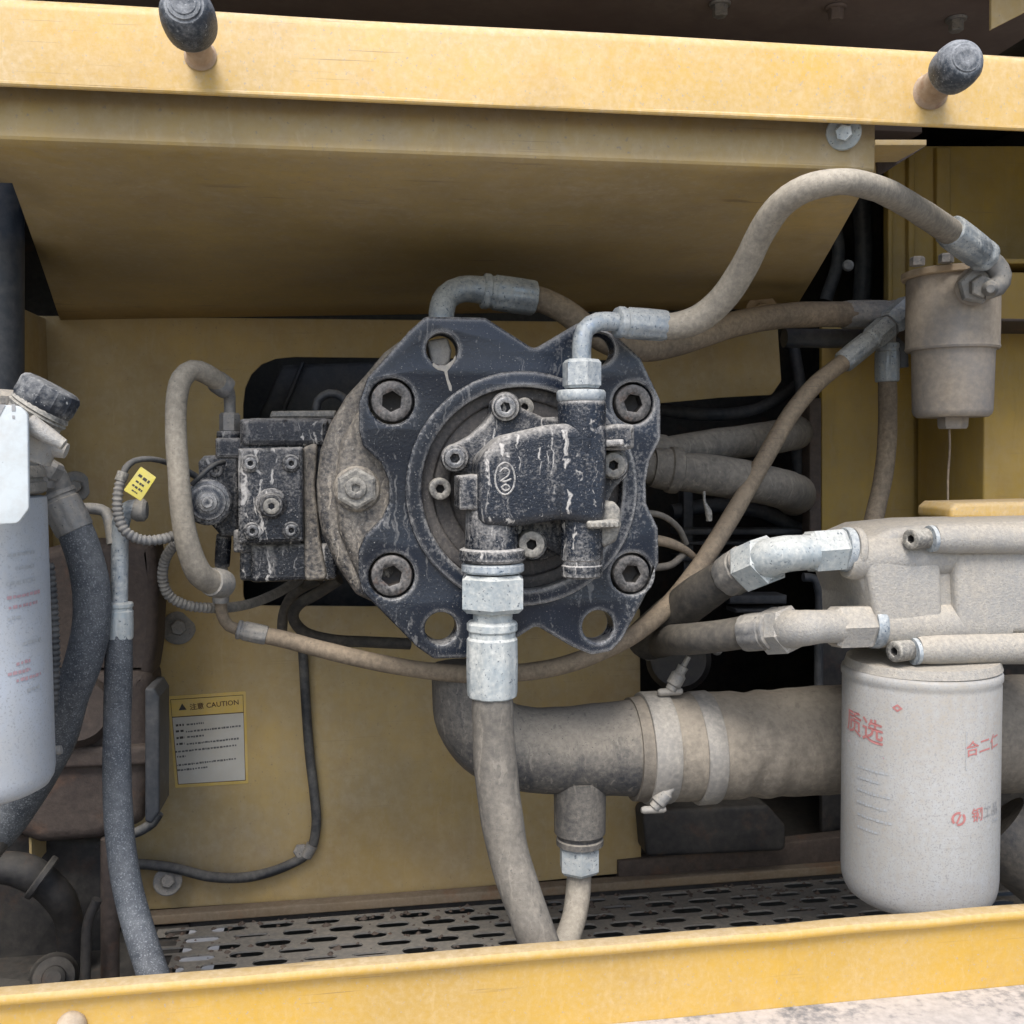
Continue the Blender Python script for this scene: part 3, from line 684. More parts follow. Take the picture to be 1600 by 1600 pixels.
plate('side_boss', [(940, 668), (965, 662), (992, 664), (992, 700), (975, 704), (942, 704)], 1.138, .05, .004, BLACKC, pp, 4)
plate('side_boss', [(934, 688), (976, 686), (976, 697), (934, 699)], 1.118, .05, .003, BLACKC, pp, 4)
plate('corner_boss', [(718, 744), (750, 741), (750, 797), (718, 797)], 1.122, .06, .003, BLACKC, pp, 4)
lathe('inlet_port', (768, 782, 1.145), (768, 862, 1.145), [(0, 34), (.1, 40), (.9, 42), (1, 42)], BLACKC, pp, seg=36)
lathe('inlet_flange', (769, 856, 1.145), (769, 877, 1.145), [(0, 46), (.12, 51), (.8, 52), (1, 49)], BLACKC, pp, seg=36)
lathe('relief_valve', (909, 800, 1.140), (909, 902, 1.140), [(0, 33), (.72, 33), (.74, 30.5), (.8, 30.5), (.82, 32), (.97, 32), (1, 29)], BLACKC, pp, seg=36)
lug = plate('name_lug', [(942, 786), (960, 783), (970, 794), (972, 822), (964, 846), (946, 856), (934, 850)], 1.128, .05, .005, BOLTP, pp, 8)
bar = plate('name_bar', [(917, 814), (969, 812), (970, 825), (919, 827)], 1.108, .04, .003, BOLTP, pp, 5)
for k in range(6):
    x = 924 + k * 7.5; plate('raised_mark', rect(x, 816.5, x + 4.5, 823.5), 1.1065, .003, .0005, BOLTP, bar, 1)
for (x, y, r, Y, ms) in ((711, 716, 16.5, 1.160, SOCK_C), (790, 636, 17, 1.160, SOCK_C), (820, 636, 15, 1.19, SOCK_P), (688, 764, 17.5, 1.19, SOCK_P), (959, 727, 20, 1.145, SOCK_P), (831, 851, 21, 1.135, SOCK_P)):
    sock(x, y, Y, r, pp, ms, 'cap_screw', tilt=random.random())
for (x, y, r, Y) in ((711, 716, 22, 1.170), (790, 636, 23, 1.170), (831, 851, 25, 1.160), (959, 727, 23, 1.160)):
    lathe('screw_boss', (x, y, 1.20), (x, y, Y), [(0, r * 1.05), (.8, r), (1, r * .9)], BLACKC, pp)
# raised oval casting mark
em = tube('casting_mark', [(789 + 15.5 * math.cos(a), 748 + 25 * math.sin(a), 1.1083, 1.7) for a in [R(i * 30) for i in range(13)]], BLACKC, pp, 8)
tube('casting_mark', [(781, 738, 1.1083, 1.5), (788, 731, 1.1083, 1.5), (796, 736, 1.1083, 1.5), (793, 744, 1.1083, 1.5), (782, 752, 1.1083, 1.5), (790, 752, 1.1083, 1.5), (799, 748, 1.1083, 1.5)], BLACKC, pp, 8)
tube('casting_mark', [(783, 762, 1.1083, 1.5), (790, 757, 1.1083, 1.5), (797, 762, 1.1083, 1.5), (790, 767, 1.1083, 1.5), (784, 763, 1.1083, 1.5)], BLACKC, pp, 8)

# ================================================================== HOSES AT THE PUMP
def hose(name, label, pts, m, loc=None, group='hydraulic hoses', seg=20, wob=0.012):
    t = thing(name, label, 'hose', P(*pts[0][:3]), group)
    tube('hose_body', pts, m, t, seg, wob=wob)
    return t
# pilot suction: straight down from the pump
h = hose('hydraulic_hose', 'thick dusty hose with a big pale hex nut hanging below the pump', [(769, 1075, 1.145, 31), (770, 1110, 1.143, 33), (773, 1180, 1.14, 34), (783, 1270, 1.13, 33.5), (797, 1342, 1.12, 32.5), (830, 1440, 1.10, 31), (862, 1530, 1.09, 31), (880, 1600, 1.085, 31)], HOSE_G)
nutring('collar', (770, 879, 1.145), (770, 894, 1.145), 49, ZINC, h)
hexa('hex_nut', (770, 897, 1.145), (770, 955, 1.145), 54, ZINCW, h, phase=R(8))
nutring('neck', (770, 950, 1.145), (770, 975, 1.145), 31, ZINCW, h)
ferrule('ferrule', (769, 968, 1.145), (769, 1089, 1.145), 39, ZINCW, h)
# pilot pressure: up and over to the canister
h = hose('hydraulic_hose', 'pale dusty hose arching from the pump top to the small canister', [(1025, 508, 1.165, 21), (1050, 510, 1.16, 21.5), (1090, 499, 1.15, 22), (1128, 468, 1.13, 22), (1162, 418, 1.10, 22), (1190, 362, 1.065, 21.5), (1220, 320, 1.035, 21.5), (1258, 295, 1.012, 21), (1310, 284, 1.002, 20.5), (1362, 292, 1.025, 20), (1420, 320, 1.11, 20), (1490, 366, 1.225, 20), (1506, 378, 1.245, 20)], HOSE_L)
hexa('hex_nut', (909, 607, 1.132), (909, 562, 1.132), 31, ZINC, h, phase=R(4))
tube('elbow', [(909, 566, 1.135, 15), (909, 540, 1.135, 15), (914, 516, 1.137, 15), (934, 503, 1.142, 15), (972, 504, 1.15, 15)], ZINC, h, 18)
ferrule('ferrule', (962, 503, 1.148), (1040, 509, 1.165), 24, ZINC, h)
ferrule('ferrule', (1541, 403, 1.258), (1484, 360, 1.218), 25, ZINC, h)
tube('elbow', [(1534, 397, 1.253, 15), (1553, 412, 1.257, 16), (1564, 431, 1.257, 16), (1557, 448, 1.258, 16), (1538, 453, 1.264, 15)], ZINCD, h, 16)
# behind the pump to the right
h = hose('hydraulic_hose', 'tan hose leaving a grey elbow above the pump and running right behind the flange', [(815, 462, 1.33, 20), (850, 470, 1.33, 20), (885, 488, 1.33, 20), (925, 520, 1.34, 20), (965, 540, 1.36, 20), (1010, 546, 1.38, 19.5), (1080, 530, 1.42, 19.5), (1150, 506, 1.46, 20), (1230, 493, 1.50, 20), (1335, 491, 1.52, 20)], HOSE_T)
tube('elbow', [(690, 520, 1.30, 20), (690, 488, 1.30, 20), (698, 464, 1.31, 20), (722, 452, 1.315, 20.5), (775, 456, 1.325, 22)], ZINC, h, 20)
ferrule('ferrule', (752, 454, 1.322), (836, 466, 1.33), 27, ZINC, h)
ferrule('ferrule', (1402, 491, 1.53), (1318, 492, 1.52), 22, ZINCD, h)
tube('end_pipe', [(1395, 491, 1.53, 15), (1470, 492, 1.56, 15)], ZINCD, h, 14)
# looping hose on the left of the regulator
h = hose('hydraulic_hose', 'pale dusty hose looping down the left side of the pump', [(348, 602, 1.29, 15), (322, 584, 1.27, 16), (301, 578, 1.26, 16), (284, 592, 1.25, 16.5), (276, 625, 1.245, 16.5), (275, 680, 1.24, 16.5), (279, 740, 1.235, 16.5), (284, 800, 1.235, 17.5), (296, 860, 1.24, 19), (313, 898, 1.25, 20), (336, 911, 1.27, 20)], HOSE_L)
nutring('ferrule', (336, 594, 1.285), (356, 608, 1.295), 18, ZINCD, h)
tube('elbow', [(348, 602, 1.29, 10), (357, 612, 1.30, 10), (359, 630, 1.31, 9), (359, 655, 1.315, 9)], ZINCD, h, 14)
hexa('hex_nut', (359, 645, 1.315), (359, 676, 1.315), 16, ZINCD, h)
nutring('collar', (358, 674, 1.315), (358, 690, 1.315), 19, BLACKC, h)
nutring('ferrule', (330, 909, 1.262), (350, 913, 1.285), 23, ZINCD, h)
# lower thin hose sagging under the pump to the canister
h = hose('hydraulic_hose', 'long thin tan hose sagging under the pump and rising to the right', [(400, 990, 1.34, 13), (440, 998, 1.34, 13.5), (500, 1014, 1.33, 13.5), (580, 1033, 1.32, 13.5), (660, 1047, 1.315, 13.5), (730, 1053, 1.31, 14), (800, 1052, 1.31, 14), (870, 1042, 1.31, 14), (930, 1022, 1.315, 14), (990, 992, 1.32, 14), (1040, 950, 1.33, 14.5), (1090, 889, 1.35, 14.5), (1140, 812, 1.38, 14.5), (1190, 725, 1.41, 14), (1235, 648, 1.44, 14), (1275, 600, 1.46, 13.5), (1325, 560, 1.48, 13.5)], HOSE_T)
nutring('collar', (345, 918, 1.335), (345, 942, 1.335), 13, ZINCD, h)
tube('elbow', [(345, 880, 1.335, 9), (345, 935, 1.335, 9), (347, 960, 1.337, 9), (358, 978, 1.34, 9), (385, 987, 1.34, 9.5)], HOSE_T, h, 14)
ferrule('ferrule', (370, 983, 1.34), (417, 993, 1.34), 15, ZINCD, h)
ferrule('ferrule', (1368, 525, 1.49), (1316, 567, 1.48), 17.5, ZINC, h)
hexa('hex_nut', (1362, 530, 1.49), (1388, 508, 1.495), 20, ZINC, h)
nutring('collar', (1386, 510, 1.495), (1392, 505, 1.495), 15, ZINCD, h)
hexa('fitting', (1391, 506, 1.495), (1424, 476, 1.50), 22, ZINC, h)
# short hose dropping from the tee beside the canister
h = hose('hydraulic_hose', 'short tan hose dropping straight down left of the small canister', [(1386, 580, 1.53, 14), (1387, 630, 1.53, 14.5), (1386, 690, 1.53, 14.5), (1380, 745, 1.52, 14.5), (1368, 800, 1.51, 14.5), (1356, 850, 1.50, 14.5)], HOSE_T)
ferrule('ferrule', (1386, 535, 1.53), (1386, 597, 1.53), 18, ZINC, h)
tube('elbow', [(1386, 548, 1.53, 14), (1386, 524, 1.53, 14), (1396, 508, 1.535, 14), (1425, 500, 1.54, 14)], ZINCD, h, 14)
# dark pipe under the tan hose
tube_o = tube('metal_pipe', [(1225, 528, 1.60, 15), (1300, 529, 1.60, 15), (1372, 530, 1.60, 15), (1400, 545, 1.60, 15), (1404, 575, 1.60, 15)], SLATE)
tag(tube_o, 'dark pipe just under the tan hose left of the small canister', 'pipe')
# two big pipes to the right of the pump
h = hose('metal_pipe', 'upper of two thick grey pipes to the right of the pump', [(985, 716, 1.42, 25), (1060, 704, 1.45, 25), (1130, 694, 1.48, 26), (1190, 686, 1.51, 26), (1228, 680, 1.56, 26), (1245, 676, 1.72, 26), (1250, 676, 2.0, 26)], HOSE_G, group='thick pipes right of the pump')
nutring('collar', (1005, 712, 1.43), (1040, 707, 1.44), 30, HOSE_G, h); h['category'] = 'pipe'
h = hose('metal_pipe', 'lower of two thick grey pipes to the right of the pump, with a collar', [(985, 725, 1.40, 26), (1030, 732, 1.40, 26), (1060, 736, 1.40, 31), (1110, 742, 1.41, 32), (1170, 752, 1.43, 32), (1210, 761, 1.46, 31), (1234, 768, 1.53, 31), (1244, 772, 1.64, 30), (1240, 776, 1.9, 30)], HOSE_G, group='thick pipes right of the pump')
lathe('collar', (1018, 730, 1.40), (1062, 736, 1.40), [(0, 30), (.2, 32), (.55, 33), (.6, 36), (.75, 37), (.95, 36), (1, 32)], HOSE_G, h); h['category'] = 'pipe'
tube('cable_tie', [(1100, 768, 1.375, 2.5), (1101, 785, 1.372, 2.5), (1107, 800, 1.37, 6), (1108, 814, 1.37, 5)], BOLTP, h, 8)
# wires beside the flange
h = thing('wiring_loom', 'thin dusty wires bunched beside the right edge of the pump flange', 'wires', P(1050, 860, 1.38))
tube('wire', [(1000, 800, 1.36, 5), (1035, 806, 1.37, 5), (1060, 825, 1.38, 5), (1072, 850, 1.39, 5)], HOSE_G, h, 8)
tube('wire', [(1010, 842, 1.36, 9), (1045, 848, 1.365, 8), (1075, 862, 1.375, 6), (1092, 878, 1.38, 5)], HOSE_T, h, 10)
tube('wire', [(1015, 888, 1.36, 6), (1050, 882, 1.37, 6), (1070, 864, 1.38, 6)], HOSE_G, h, 8)

# ================================================================== SUCTION LINE
t = thing('suction_pipe', 'oily dark suction pipe bending right under the pump with a tee', 'pipe', P(800, 1175, 1.36))
tube('pipe_body', [(735, 1040, 1.36, 60), (735, 1075, 1.36, 60), (742, 1120, 1.36, 62), (772, 1155, 1.36, 64), (822, 1170, 1.36, 65), (880, 1172, 1.36, 67), (940, 1170, 1.36, 71), (1010, 1167, 1.36, 75)], SUCT, t, 40)
lathe('tee_branch', (906, 1215, 1.345), (906, 1318, 1.345), [(0, 42), (.1, 41), (.82, 40), (.86, 36), (.9, 35), (.92, 37), (1, 37)], SUCT, t, seg=32)
h = hose('drain_hose', 'pale short hose under the tee of the suction pipe', [(905, 1355, 1.345, 19), (904, 1385, 1.345, 19.5), (899, 1425, 1.33, 19.5), (888, 1462, 1.30, 20), (872, 1500, 1.27, 20), (850, 1540, 1.25, 20)], HOSE_L)
hexa('hex_nut', (905, 1319, 1.345), (905, 1362, 1.345), 33, ZINCW, h, phase=R(6))
def sleeve():
    line = []
    pts = [(985, 1170, 1.36, 80), (1010, 1169, 1.36, 82), (1060, 1167, 1.36, 83), (1130, 1164, 1.36, 83), (1160, 1163, 1.36, 80), (1185, 1162, 1.36, 82), (1250, 1158, 1.36, 83), (1330, 1153, 1.36, 83), (1440, 1149, 1.36, 83), (1570, 1146, 1.37, 90), (1680, 1142, 1.38, 90), (1900, 1138, 1.40, 90)]
    o = tube('suction_sleeve', pts, RUBB, None, 48, .006, wob=.006)
    for v in o.data.vertices:
        p = v.co + o.location
        a = math.sin(p.x * 150 + 2.2 * math.sin(p.z * 30)) * .0020 * max(0, 1 - abs((p.x - P(1165, 1160, 1.36).x) / .07))
        v.co.y += a; v.co.z += a * .6
    return tag(o, 'wide dusty grey rubber sleeve joined to the suction pipe', 'rubber sleeve')
sleeve()
def clamp(x, wpx, r, label, scr):
    t = thing('hose_clamp', label, 'hose clamp', P(x, 1168, 1.36), 'clamps on the rubber sleeve')
    lathe('band', (x - wpx / 2, 1168.5, 1.36), (x + wpx / 2, 1166.5, 1.36), [(0, r - 1), (.02, r + 1.5), (.1, r + 3), (.9, r + 3), (.98, r + 1.5), (1, r - 1)], BAND, t, seg=56)
    if scr:
        for (sx, sy, Y, tx, ty) in scr:
            lathe('clamp_screw', (sx, sy, Y), (tx, ty, Y), [(0, 9), (.12, 9), (.16, 12), (.45, 12), (.5, 9), (.55, 8), (.7, 9), (.72, 4.5), (1, 4)], ZINCD, t, seg=16)
            lathe('trunnion', (sx - 20, sy + 4, Y), (sx + 18, sy + 2, Y), [(0, 4), (.1, 6), (.9, 6), (1, 4)], BAND, t, seg=14)
clamp(1022, 40, 83.5, 'wide clamp band with two screws at the end of the rubber sleeve', [(1022, 1262, 1.30, 1063, 1212), (1048, 1078, 1.34, 1076, 1026)])
clamp(1095, 30, 84, 'plain pale clamp band further along the rubber sleeve', None)

# ================================================================== RIGHT: FILTER HEAD, OIL FILTER
YH = 1.10
fh_ = thing('filter_head', 'cream coloured cast filter head with two side ports at the right edge', 'filter head', P(1480, 930, YH))
plate('head_casting', [(1338, 880), (1345, 850), (1400, 826), (1480, 818), (1740, 812), (1740, 1040), (1440, 1042), (1400, 1010), (1362, 990), (1360, 940)], YH + .044, .13, .013, CREAM, fh_, 26, bseg=5)
plate('face_panel', [(1352, 868), (1472, 862), (1476, 984), (1420, 992), (1374, 990)], YH + .034, .06, .008, CREAM, fh_, 15, bseg=4)
plate('face_panel', [(1493, 862), (1720, 846), (1720, 990), (1498, 990)], YH + .030, .06, .008, CREAM, fh_, 15, bseg=4)
lathe('port', (1320, 872, YH + .06), (1560, 860, YH + .06), [(0, 30), (.04, 34), (.2, 34), (.35, 36), (.5, 36), (1, 36)], CREAM, fh_, seg=36)
lathe('port', (1360, 976, YH + .06), (1560, 972, YH + .06), [(0, 32), (.04, 36), (.2, 36), (.35, 38), (1, 38)], CREAM, fh_, seg=36)
lathe('bolt_tube', (1458, 841, YH + .028), (1740, 842, YH + .034), [(0, 20), (.02, 22), (.12, 23.5), (1, 24)], CREAM, fh_, seg=32)
lathe('bolt_tube', (1432, 1015, YH + .036), (1740, 1008, YH + .036), [(0, 20), (.02, 22), (.1, 23.5), (1, 24)], CREAM, fh_, seg=32)
for (x, y, Y) in ((1440, 842, YH + .026), (1414, 1018, YH + .034)):
    lathe('washer', (x + 18, y - .5, Y), (x + 12, y, Y), [(0, 21), (1, 21)], ZINC, fh_)
    o = sock(x - 18, y + .5, Y - .004, 16.5, fh_, SOCK_P, 'cap_screw', rotz=R(-72)); o.scale = (o.scale[0], o.scale[1] * 1.35, o.scale[2])
lathe('lower_flange', (1440, 1042, YH + .085), (1440, 1026, YH + .085), [(0, 112), (.2, 116), (1, 112)], CREAM, fh_, seg=56)
plate('mount_bracket', [(1330, 880), (1352, 880), (1368, 960), (1330, 960)], YH + .12, .02, .002, CREAM, fh_, 3)
def port(name, label, y0, x0, pts_h, nut, hexd, hm):
    h = thing(name, label, 'hose', P(x0, y0, YH + .06), 'hoses into the filter head')
    return h
# upper port hose
h = thing('hydraulic_hose', 'dark hose with a big angled hex elbow entering the upper filter head port', 'hose', P(1325, 862, YH + .06), 'hoses into the filter head')
tube('hose_body', [(1172, 878, 1.22, 26), (1130, 905, 1.26, 30), (1085, 935, 1.31, 32), (1045, 968, 1.37, 33), (1010, 1000, 1.44, 33)], HOSE_D, h, 24)
ferrule('ferrule', (1168, 882, 1.215), (1138, 902, 1.25), 33, ZINCD, h)
hexa('hex_nut', (1203, 872, 1.168), (1164, 889, 1.205), 41, ZINCW, h, phase=R(20))
tube('elbow', [(1180, 882, 1.19, 28), (1200, 873, 1.165, 31), (1224, 866, 1.150, 29), (1246, 864, 1.150, 28), (1268, 863, 1.153, 27)], ZINCW, h, 24, .004)
hexa('hex_nut', (1262, 862, 1.16), (1318, 858, 1.16), 36, ZINCW, h, phase=R(24))
nutring('collar', (1316, 858, 1.16), (1328, 859, 1.16), 35, ZINC, h)
nutring('collar', (1329, 860, 1.16), (1340, 861, 1.16), 37, CREAM, h)
# lower port hose
h = thing('hydraulic_hose', 'dark hose with a cream dusty elbow entering the lower filter head port', 'hose', P(1372, 980, YH + .06), 'hoses into the filter head')
tube('hose_body', [(1180, 985, 1.20, 26), (1130, 993, 1.23, 25), (1085, 998, 1.27, 25), (1050, 1000, 1.33, 24), (1030, 1004, 1.42, 24)], HOSE_D, h, 24)
ferrule('ferrule', (1205, 985, 1.175), (1163, 989, 1.205), 29, ZINCD, h)
hexa('hex_nut', (1238, 983, 1.158), (1198, 986, 1.195), 38, CREAM, h, phase=R(18))
tube('elbow', [(1216, 985, 1.185, 28), (1236, 983, 1.155, 30), (1258, 981, 1.140, 28), (1282, 979, 1.142, 26), (1312, 979, 1.15, 26)], CREAM, h, 24, .004)
hexa('hex_nut', (1300, 980, 1.155), (1360, 978, 1.155), 36, CREAM, h, phase=R(24))
nutring('collar', (1358, 978, 1.155), (1374, 978, 1.155), 35, ZINC, h)
# oil filter canister
YO = YH + .085
c0 = P(1438, 1040, YO); c1 = P(1438, 1398, YO); ro = 116 * M(1438, 1200, YO)
of = thing('oil_filter', 'white spin-on oil filter with red printing hanging from the filter head', 'oil filter', Vector((c0.x, c0.y, c1.z)))
H = c0.z - c1.z
lathe3('canister', Vector((c0.x, c0.y, c0.z)), Vector((c0.x, c0.y, c1.z)), [(0, ro * .93), (.004, ro * 1.0), (.016, ro * 1.015), (.036, ro * 1.015), (.046, ro * .995), (.06, ro), (.88, ro), (.92, ro * .99), (.95, ro * .965), (.975, ro * .92), (.99, ro * .86), (1.0, ro * .74), (1.002, ro * .4)], FILTW, of, seg=64, angle=60)
lathe3('gasket', c0 + Vector((0, 0, .004)), c0 + Vector((0, 0, -.001)), [(0, ro * .9), (1, ro * .9)], WIREM, of, seg=48)
axy = (c0.x, c0.y)
view0 = math.atan2(CAM.x - c0.x, -(CAM.y - c0.y))             # the side facing the photographer
def fz(py): return P(1438, py, YO - ro * .8).z
def fa(px): return view0 + math.asin(max(-.97, min(.97, (px - 1438) / 118.0)))
ms = M(1438, 1200, YO - ro)
on_cyl('lettering', text_geo('质选', 42 * ms), axy, ro, fa(1356), fz(1152), INK_R, of, -.12)
on_cyl('print_mark', quads([(-40 * ms, -1.2 * ms, 40 * ms, 1.2 * ms)]), axy, ro, fa(1358), fz(1186), INK_RF, of, -.12)
on_cyl('lettering', text_geo('合二仁', 26 * ms), axy, ro, fa(1528), fz(1166), INK_R, of, .1)
on_cyl('lettering', text_geo('钢', 24 * ms), axy, ro, fa(1519), fz(1272), INK_R, of, .05)
on_cyl('lettering', text_geo('工品', 22 * ms), axy, ro, fa(1539), fz(1270), INK_G, of, .05)
# ringed emblem: two half rings and a slash
def ring_mark(r, w_):
    V = []; F = []; 
    for s in (0, 1):
        b = len(V); K = 10
        for k in range(K + 1):
            a = R(75) + math.pi * s + R(150) * k / K
            V += [(r * math.cos(a), r * math.sin(a) * .95, 0), ((r - w_) * math.cos(a), (r - w_) * math.sin(a) * .95, 0)]
        for k in range(K): F.append((b + 2 * k, b + 2 * k + 2, b + 2 * k + 3, b + 2 * k + 1))
    b = len(V); V += [(-r * .42, -r * .6, 0), (-r * .12, -r * .6, 0), (r * .42, r * .6, 0), (r * .12, r * .6, 0)]; F.append((b, b + 1, b + 2, b + 3))
    return V, F
on_cyl('print_mark', ring_mark(12 * ms, 4 * ms), axy, ro, fa(1493), fz(1274), INK_R, of)
V, F = quads([]); dd = 6.5 * ms
V = [(-dd * 1.3, 0, 0), (0, -dd, 0), (dd * 1.3, 0, 0), (0, dd, 0), (-dd * .6, 0, 0), (0, -dd * .45, 0), (dd * .6, 0, 0), (0, dd * .45, 0)]
on_cyl('print_mark', (V, [(0, 1, 5, 4), (1, 2, 6, 5), (2, 3, 7, 6), (3, 0, 4, 7)]), axy, ro, fa(1407), fz(1108), INK_R, of)
on_cyl('print_mark', quads([(-34 * ms, 29 * ms, 34 * ms, 30 * ms), (-34 * ms, -30 * ms, 34 * ms, -29 * ms), (-34.5 * ms, -30 * ms, -33.5 * ms, 30 * ms)]), axy, ro, fa(1526), fz(1168), INK_GF, of, .05)
for k, (px, py, wd) in enumerate(((1372, 1215, 60), (1366, 1232, 46), (1374, 1252, 66), (1370, 1272, 58), (1374, 1292, 64), (1366, 1312, 44), (1545, 1287, 22))):
    on_cyl('print_line', word_dashes(wd * ms, 5 * ms), axy, ro, fa(px), fz(py), INK_GF, of)

# yellow bar behind the head and right-hand panels
tag(plate('yellow_cover', [(1486, 812), (1486, 795), (1496, 786), (1660, 782), (1660, 812)], 1.26, .08, .006, Y_BEAM, None, 8), 'yellow painted cover edge just above the filter head', 'cover')
YP = 1.78
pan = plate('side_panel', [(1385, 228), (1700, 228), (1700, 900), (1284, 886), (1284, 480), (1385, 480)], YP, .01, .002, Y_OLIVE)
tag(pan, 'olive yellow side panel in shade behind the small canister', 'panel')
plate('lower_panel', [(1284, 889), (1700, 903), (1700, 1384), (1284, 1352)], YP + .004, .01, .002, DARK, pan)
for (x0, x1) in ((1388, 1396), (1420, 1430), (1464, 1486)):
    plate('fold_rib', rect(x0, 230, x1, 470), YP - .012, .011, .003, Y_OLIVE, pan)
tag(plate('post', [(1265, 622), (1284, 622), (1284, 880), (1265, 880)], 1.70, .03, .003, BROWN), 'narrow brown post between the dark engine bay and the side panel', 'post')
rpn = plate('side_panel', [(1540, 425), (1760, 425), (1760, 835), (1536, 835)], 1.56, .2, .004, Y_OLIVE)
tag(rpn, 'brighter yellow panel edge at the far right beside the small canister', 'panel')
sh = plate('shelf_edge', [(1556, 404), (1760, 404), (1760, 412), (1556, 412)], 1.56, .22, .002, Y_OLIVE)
tag(sh, 'thin yellow shelf edge right of the small canister lid', 'shelf')
# bracket ledge beside the canopy end
br = thing('canopy_bracket', 'small yellow angle bracket poking out right of the sloping panel end', 'bracket', P(1372, 224, 1.16))
plate('bracket_top', rect(1368, 218, 1448, 227), 1.15, .14, .001, Y_CANOPY, br)
plate('gusset', [(1368, 229), (1446, 229), (1372, 276)], 1.22, .004, .001, BROWN, br)

# ================================================================== SMALL CANISTER (top right)
YN = 1.36
cn = thing('pilot_filter', 'small dusty tan canister with a bolted lid at the upper right', 'filter', P(1489, 668, YN))
s = M(1489, 500, YN)
def vz(py): return P(1489, py, YN).z
def vcyl(name, y0, y1, prof, m, parent, seg=48, px=1489, Y=None, **k):
    Yc = Y or YN
    a = P(px, y0, Yc); b = Vector((a.x, a.y, P(px, y1, Yc).z)); sc = M(px, (y0 + y1) / 2, Yc)
    return lathe3(name, a, b, [(f, r * sc) for f, r in prof], m, parent, seg=seg, **k)
vcyl('lid', 424, 436, [(0, 72), (.15, 76), (.85, 76), (1, 74)], CANT, cn)
vcyl('upper_body', 436, 548, [(0, 68), (.03, 69), (.94, 69), (.97, 70), (1, 68)], CANI, cn)
vcyl('bowl', 548, 652, [(0, 62), (.03, 61), (.9, 59), (.96, 57), (1, 52)], CANI, cn)
vcyl('drain_plug', 650, 670, [(0, 23), (.8, 22), (1, 20)], CANI, cn, seg=6, angle=20)
for (bx, dy) in ((1433, -.035), (1478, -.06)):
    a = P(bx, 422, YN + dy)
    a.z = vz(424)
    lathe3('lid_bolt', a, a + Vector((0, 0, .012)), [(0, 11 * s), (.8, 11 * s), (1, 9 * s)], ZINCD, cn, seg=6, angle=20)
lathe('port_seat', (1524, 447, YN - .056), (1525, 447, YN - .075), [(0, 30), (1, 30)], CANI, cn)
hexa('hex_fitting', (1525, 447, YN - .070), (1528, 446, YN - .090), 29, ZINCD, cn, phase=R(15))
hexa('hex_fitting', (1530, 447, YN - .088), (1536, 448, YN - .102), 18, ZINCD, cn, phase=R(5))
lathe('banjo_cap', (1546, 450, YN - .098), (1548, 451, YN - .116), [(0, 13), (.6, 12), (1, 6)], ZINCD, cn)
wz = tube('drain_wire', [(1483, 664, YN, 1.8), (1484, 700, YN, 1.8), (1481, 750, YN, 1.8), (1482, 830, YN, 1.8)], HOSE_T, None, 8)
tag(wz, 'thin wire hanging from the drain plug of the small canister', 'wire')
# bracket holding the canister to the panel
ab, bb = P(1470, 500, YN + .05), P(1510, 540, YP - .001)
tag(box('canister_bracket', (ab.x, ab.y + .008, bb.z), (bb.x, YP - .001, ab.z), BROWN, None, .003), 'brown bracket carrying the small canister on the side panel', 'bracket')

# ================================================================== LEFT: FUEL FILTER AND ENGINE
YL_ = 1.08
lf = thing('fuel_filter', 'bluish white fuel filter with a tilted black cap at the left edge', 'fuel filter', P(-46, 1240, YL_))
rl = 112 * M(-30, 1000, YL_)
l0 = P(-50, 776, YL_); l1 = P(-50, 1238, YL_ )
lathe3('canister', l0, Vector((l0.x, l0.y, l1.z)), [(0, rl * .93), (.005, rl * .99), (.02, rl), (.93, rl), (.96, rl * .98), (.985, rl * .92), (1, rl * .8), (1.004, rl * .4)], FILTB, lf, seg=64, angle=60)
lathe3('neck_ring', l0 + Vector((0, 0, .030)), l0 + Vector((0, 0, .002)), [(0, rl * .96), (.2, rl), (.4, rl), (.45, rl * .95), (.55, rl * .95), (.6, rl * 1.0), (.9, rl), (1, rl * .94)], ZINCD, lf, seg=48)
lathe3('head_casting', l0 + Vector((0, 0, .104)), l0 + Vector((0, 0, .028)), [(0, rl * .7), (.1, rl * .95), (.6, rl * .98), (.8, rl * .9), (1, rl * .9)], CREAM, lf, seg=48)
sp0, sp1 = (20, 690, 1.00), (82, 598, 1.00)
lathe('spout', (28, 705, YL_ - .07), (62, 638, YL_ - .07), [(0, 52), (.3, 50), (.6, 47), (.65, 42), (1, 42)], CREAM, lf, seg=40)
lathe('lug', (60, 690, YL_ - .07), (104, 705, YL_ - .07), [(0, 34), (.3, 30), (.6, 16), (1, 12)], CREAM, lf, seg=20)
tube('lug', [(45, 660, YL_ - .1, 15), (75, 680, YL_ - .1, 13), (100, 695, YL_ - .1, 9)], CREAM, lf, 12)
lathe('spout_ring', (56, 649, YL_ - .07), (66, 634, YL_ - .07), [(0, 44), (.3, 47), (.45, 44), (.6, 47), (1, 44)], BOLTP, lf, seg=40)
lathe('cap', (62, 640, YL_ - .07), (84, 602, YL_ - .07), [(0, 40), (.15, 45), (.3, 47), (.8, 47), (.93, 44), (1, 38)], CAPM, lf, seg=60, radial=lambda th: 1 + .018 * math.cos(24 * th))
lp = plate('label_plate', [(-80, 628), (30, 634), (43, 646), (45, 795), (28, 818), (-80, 824)], YL_ - .118, .004, .0012, WHITEP, lf, 12)
for (x0, y0, x1, y1) in ((18, 631.5, 24, 642), (19, 649, 23, 654)):
    p0 = P(x0, y0, YL_ - .1186); p1 = P(x1, y1, YL_ - .1186)
    link('print_mark', [(p0.x, p0.y, p0.z), (p1.x, p0.y, p0.z), (p1.x, p0.y, p1.z), (p0.x, p0.y, p1.z)], [(0, 1, 2, 3)], INK_G, lp, False)
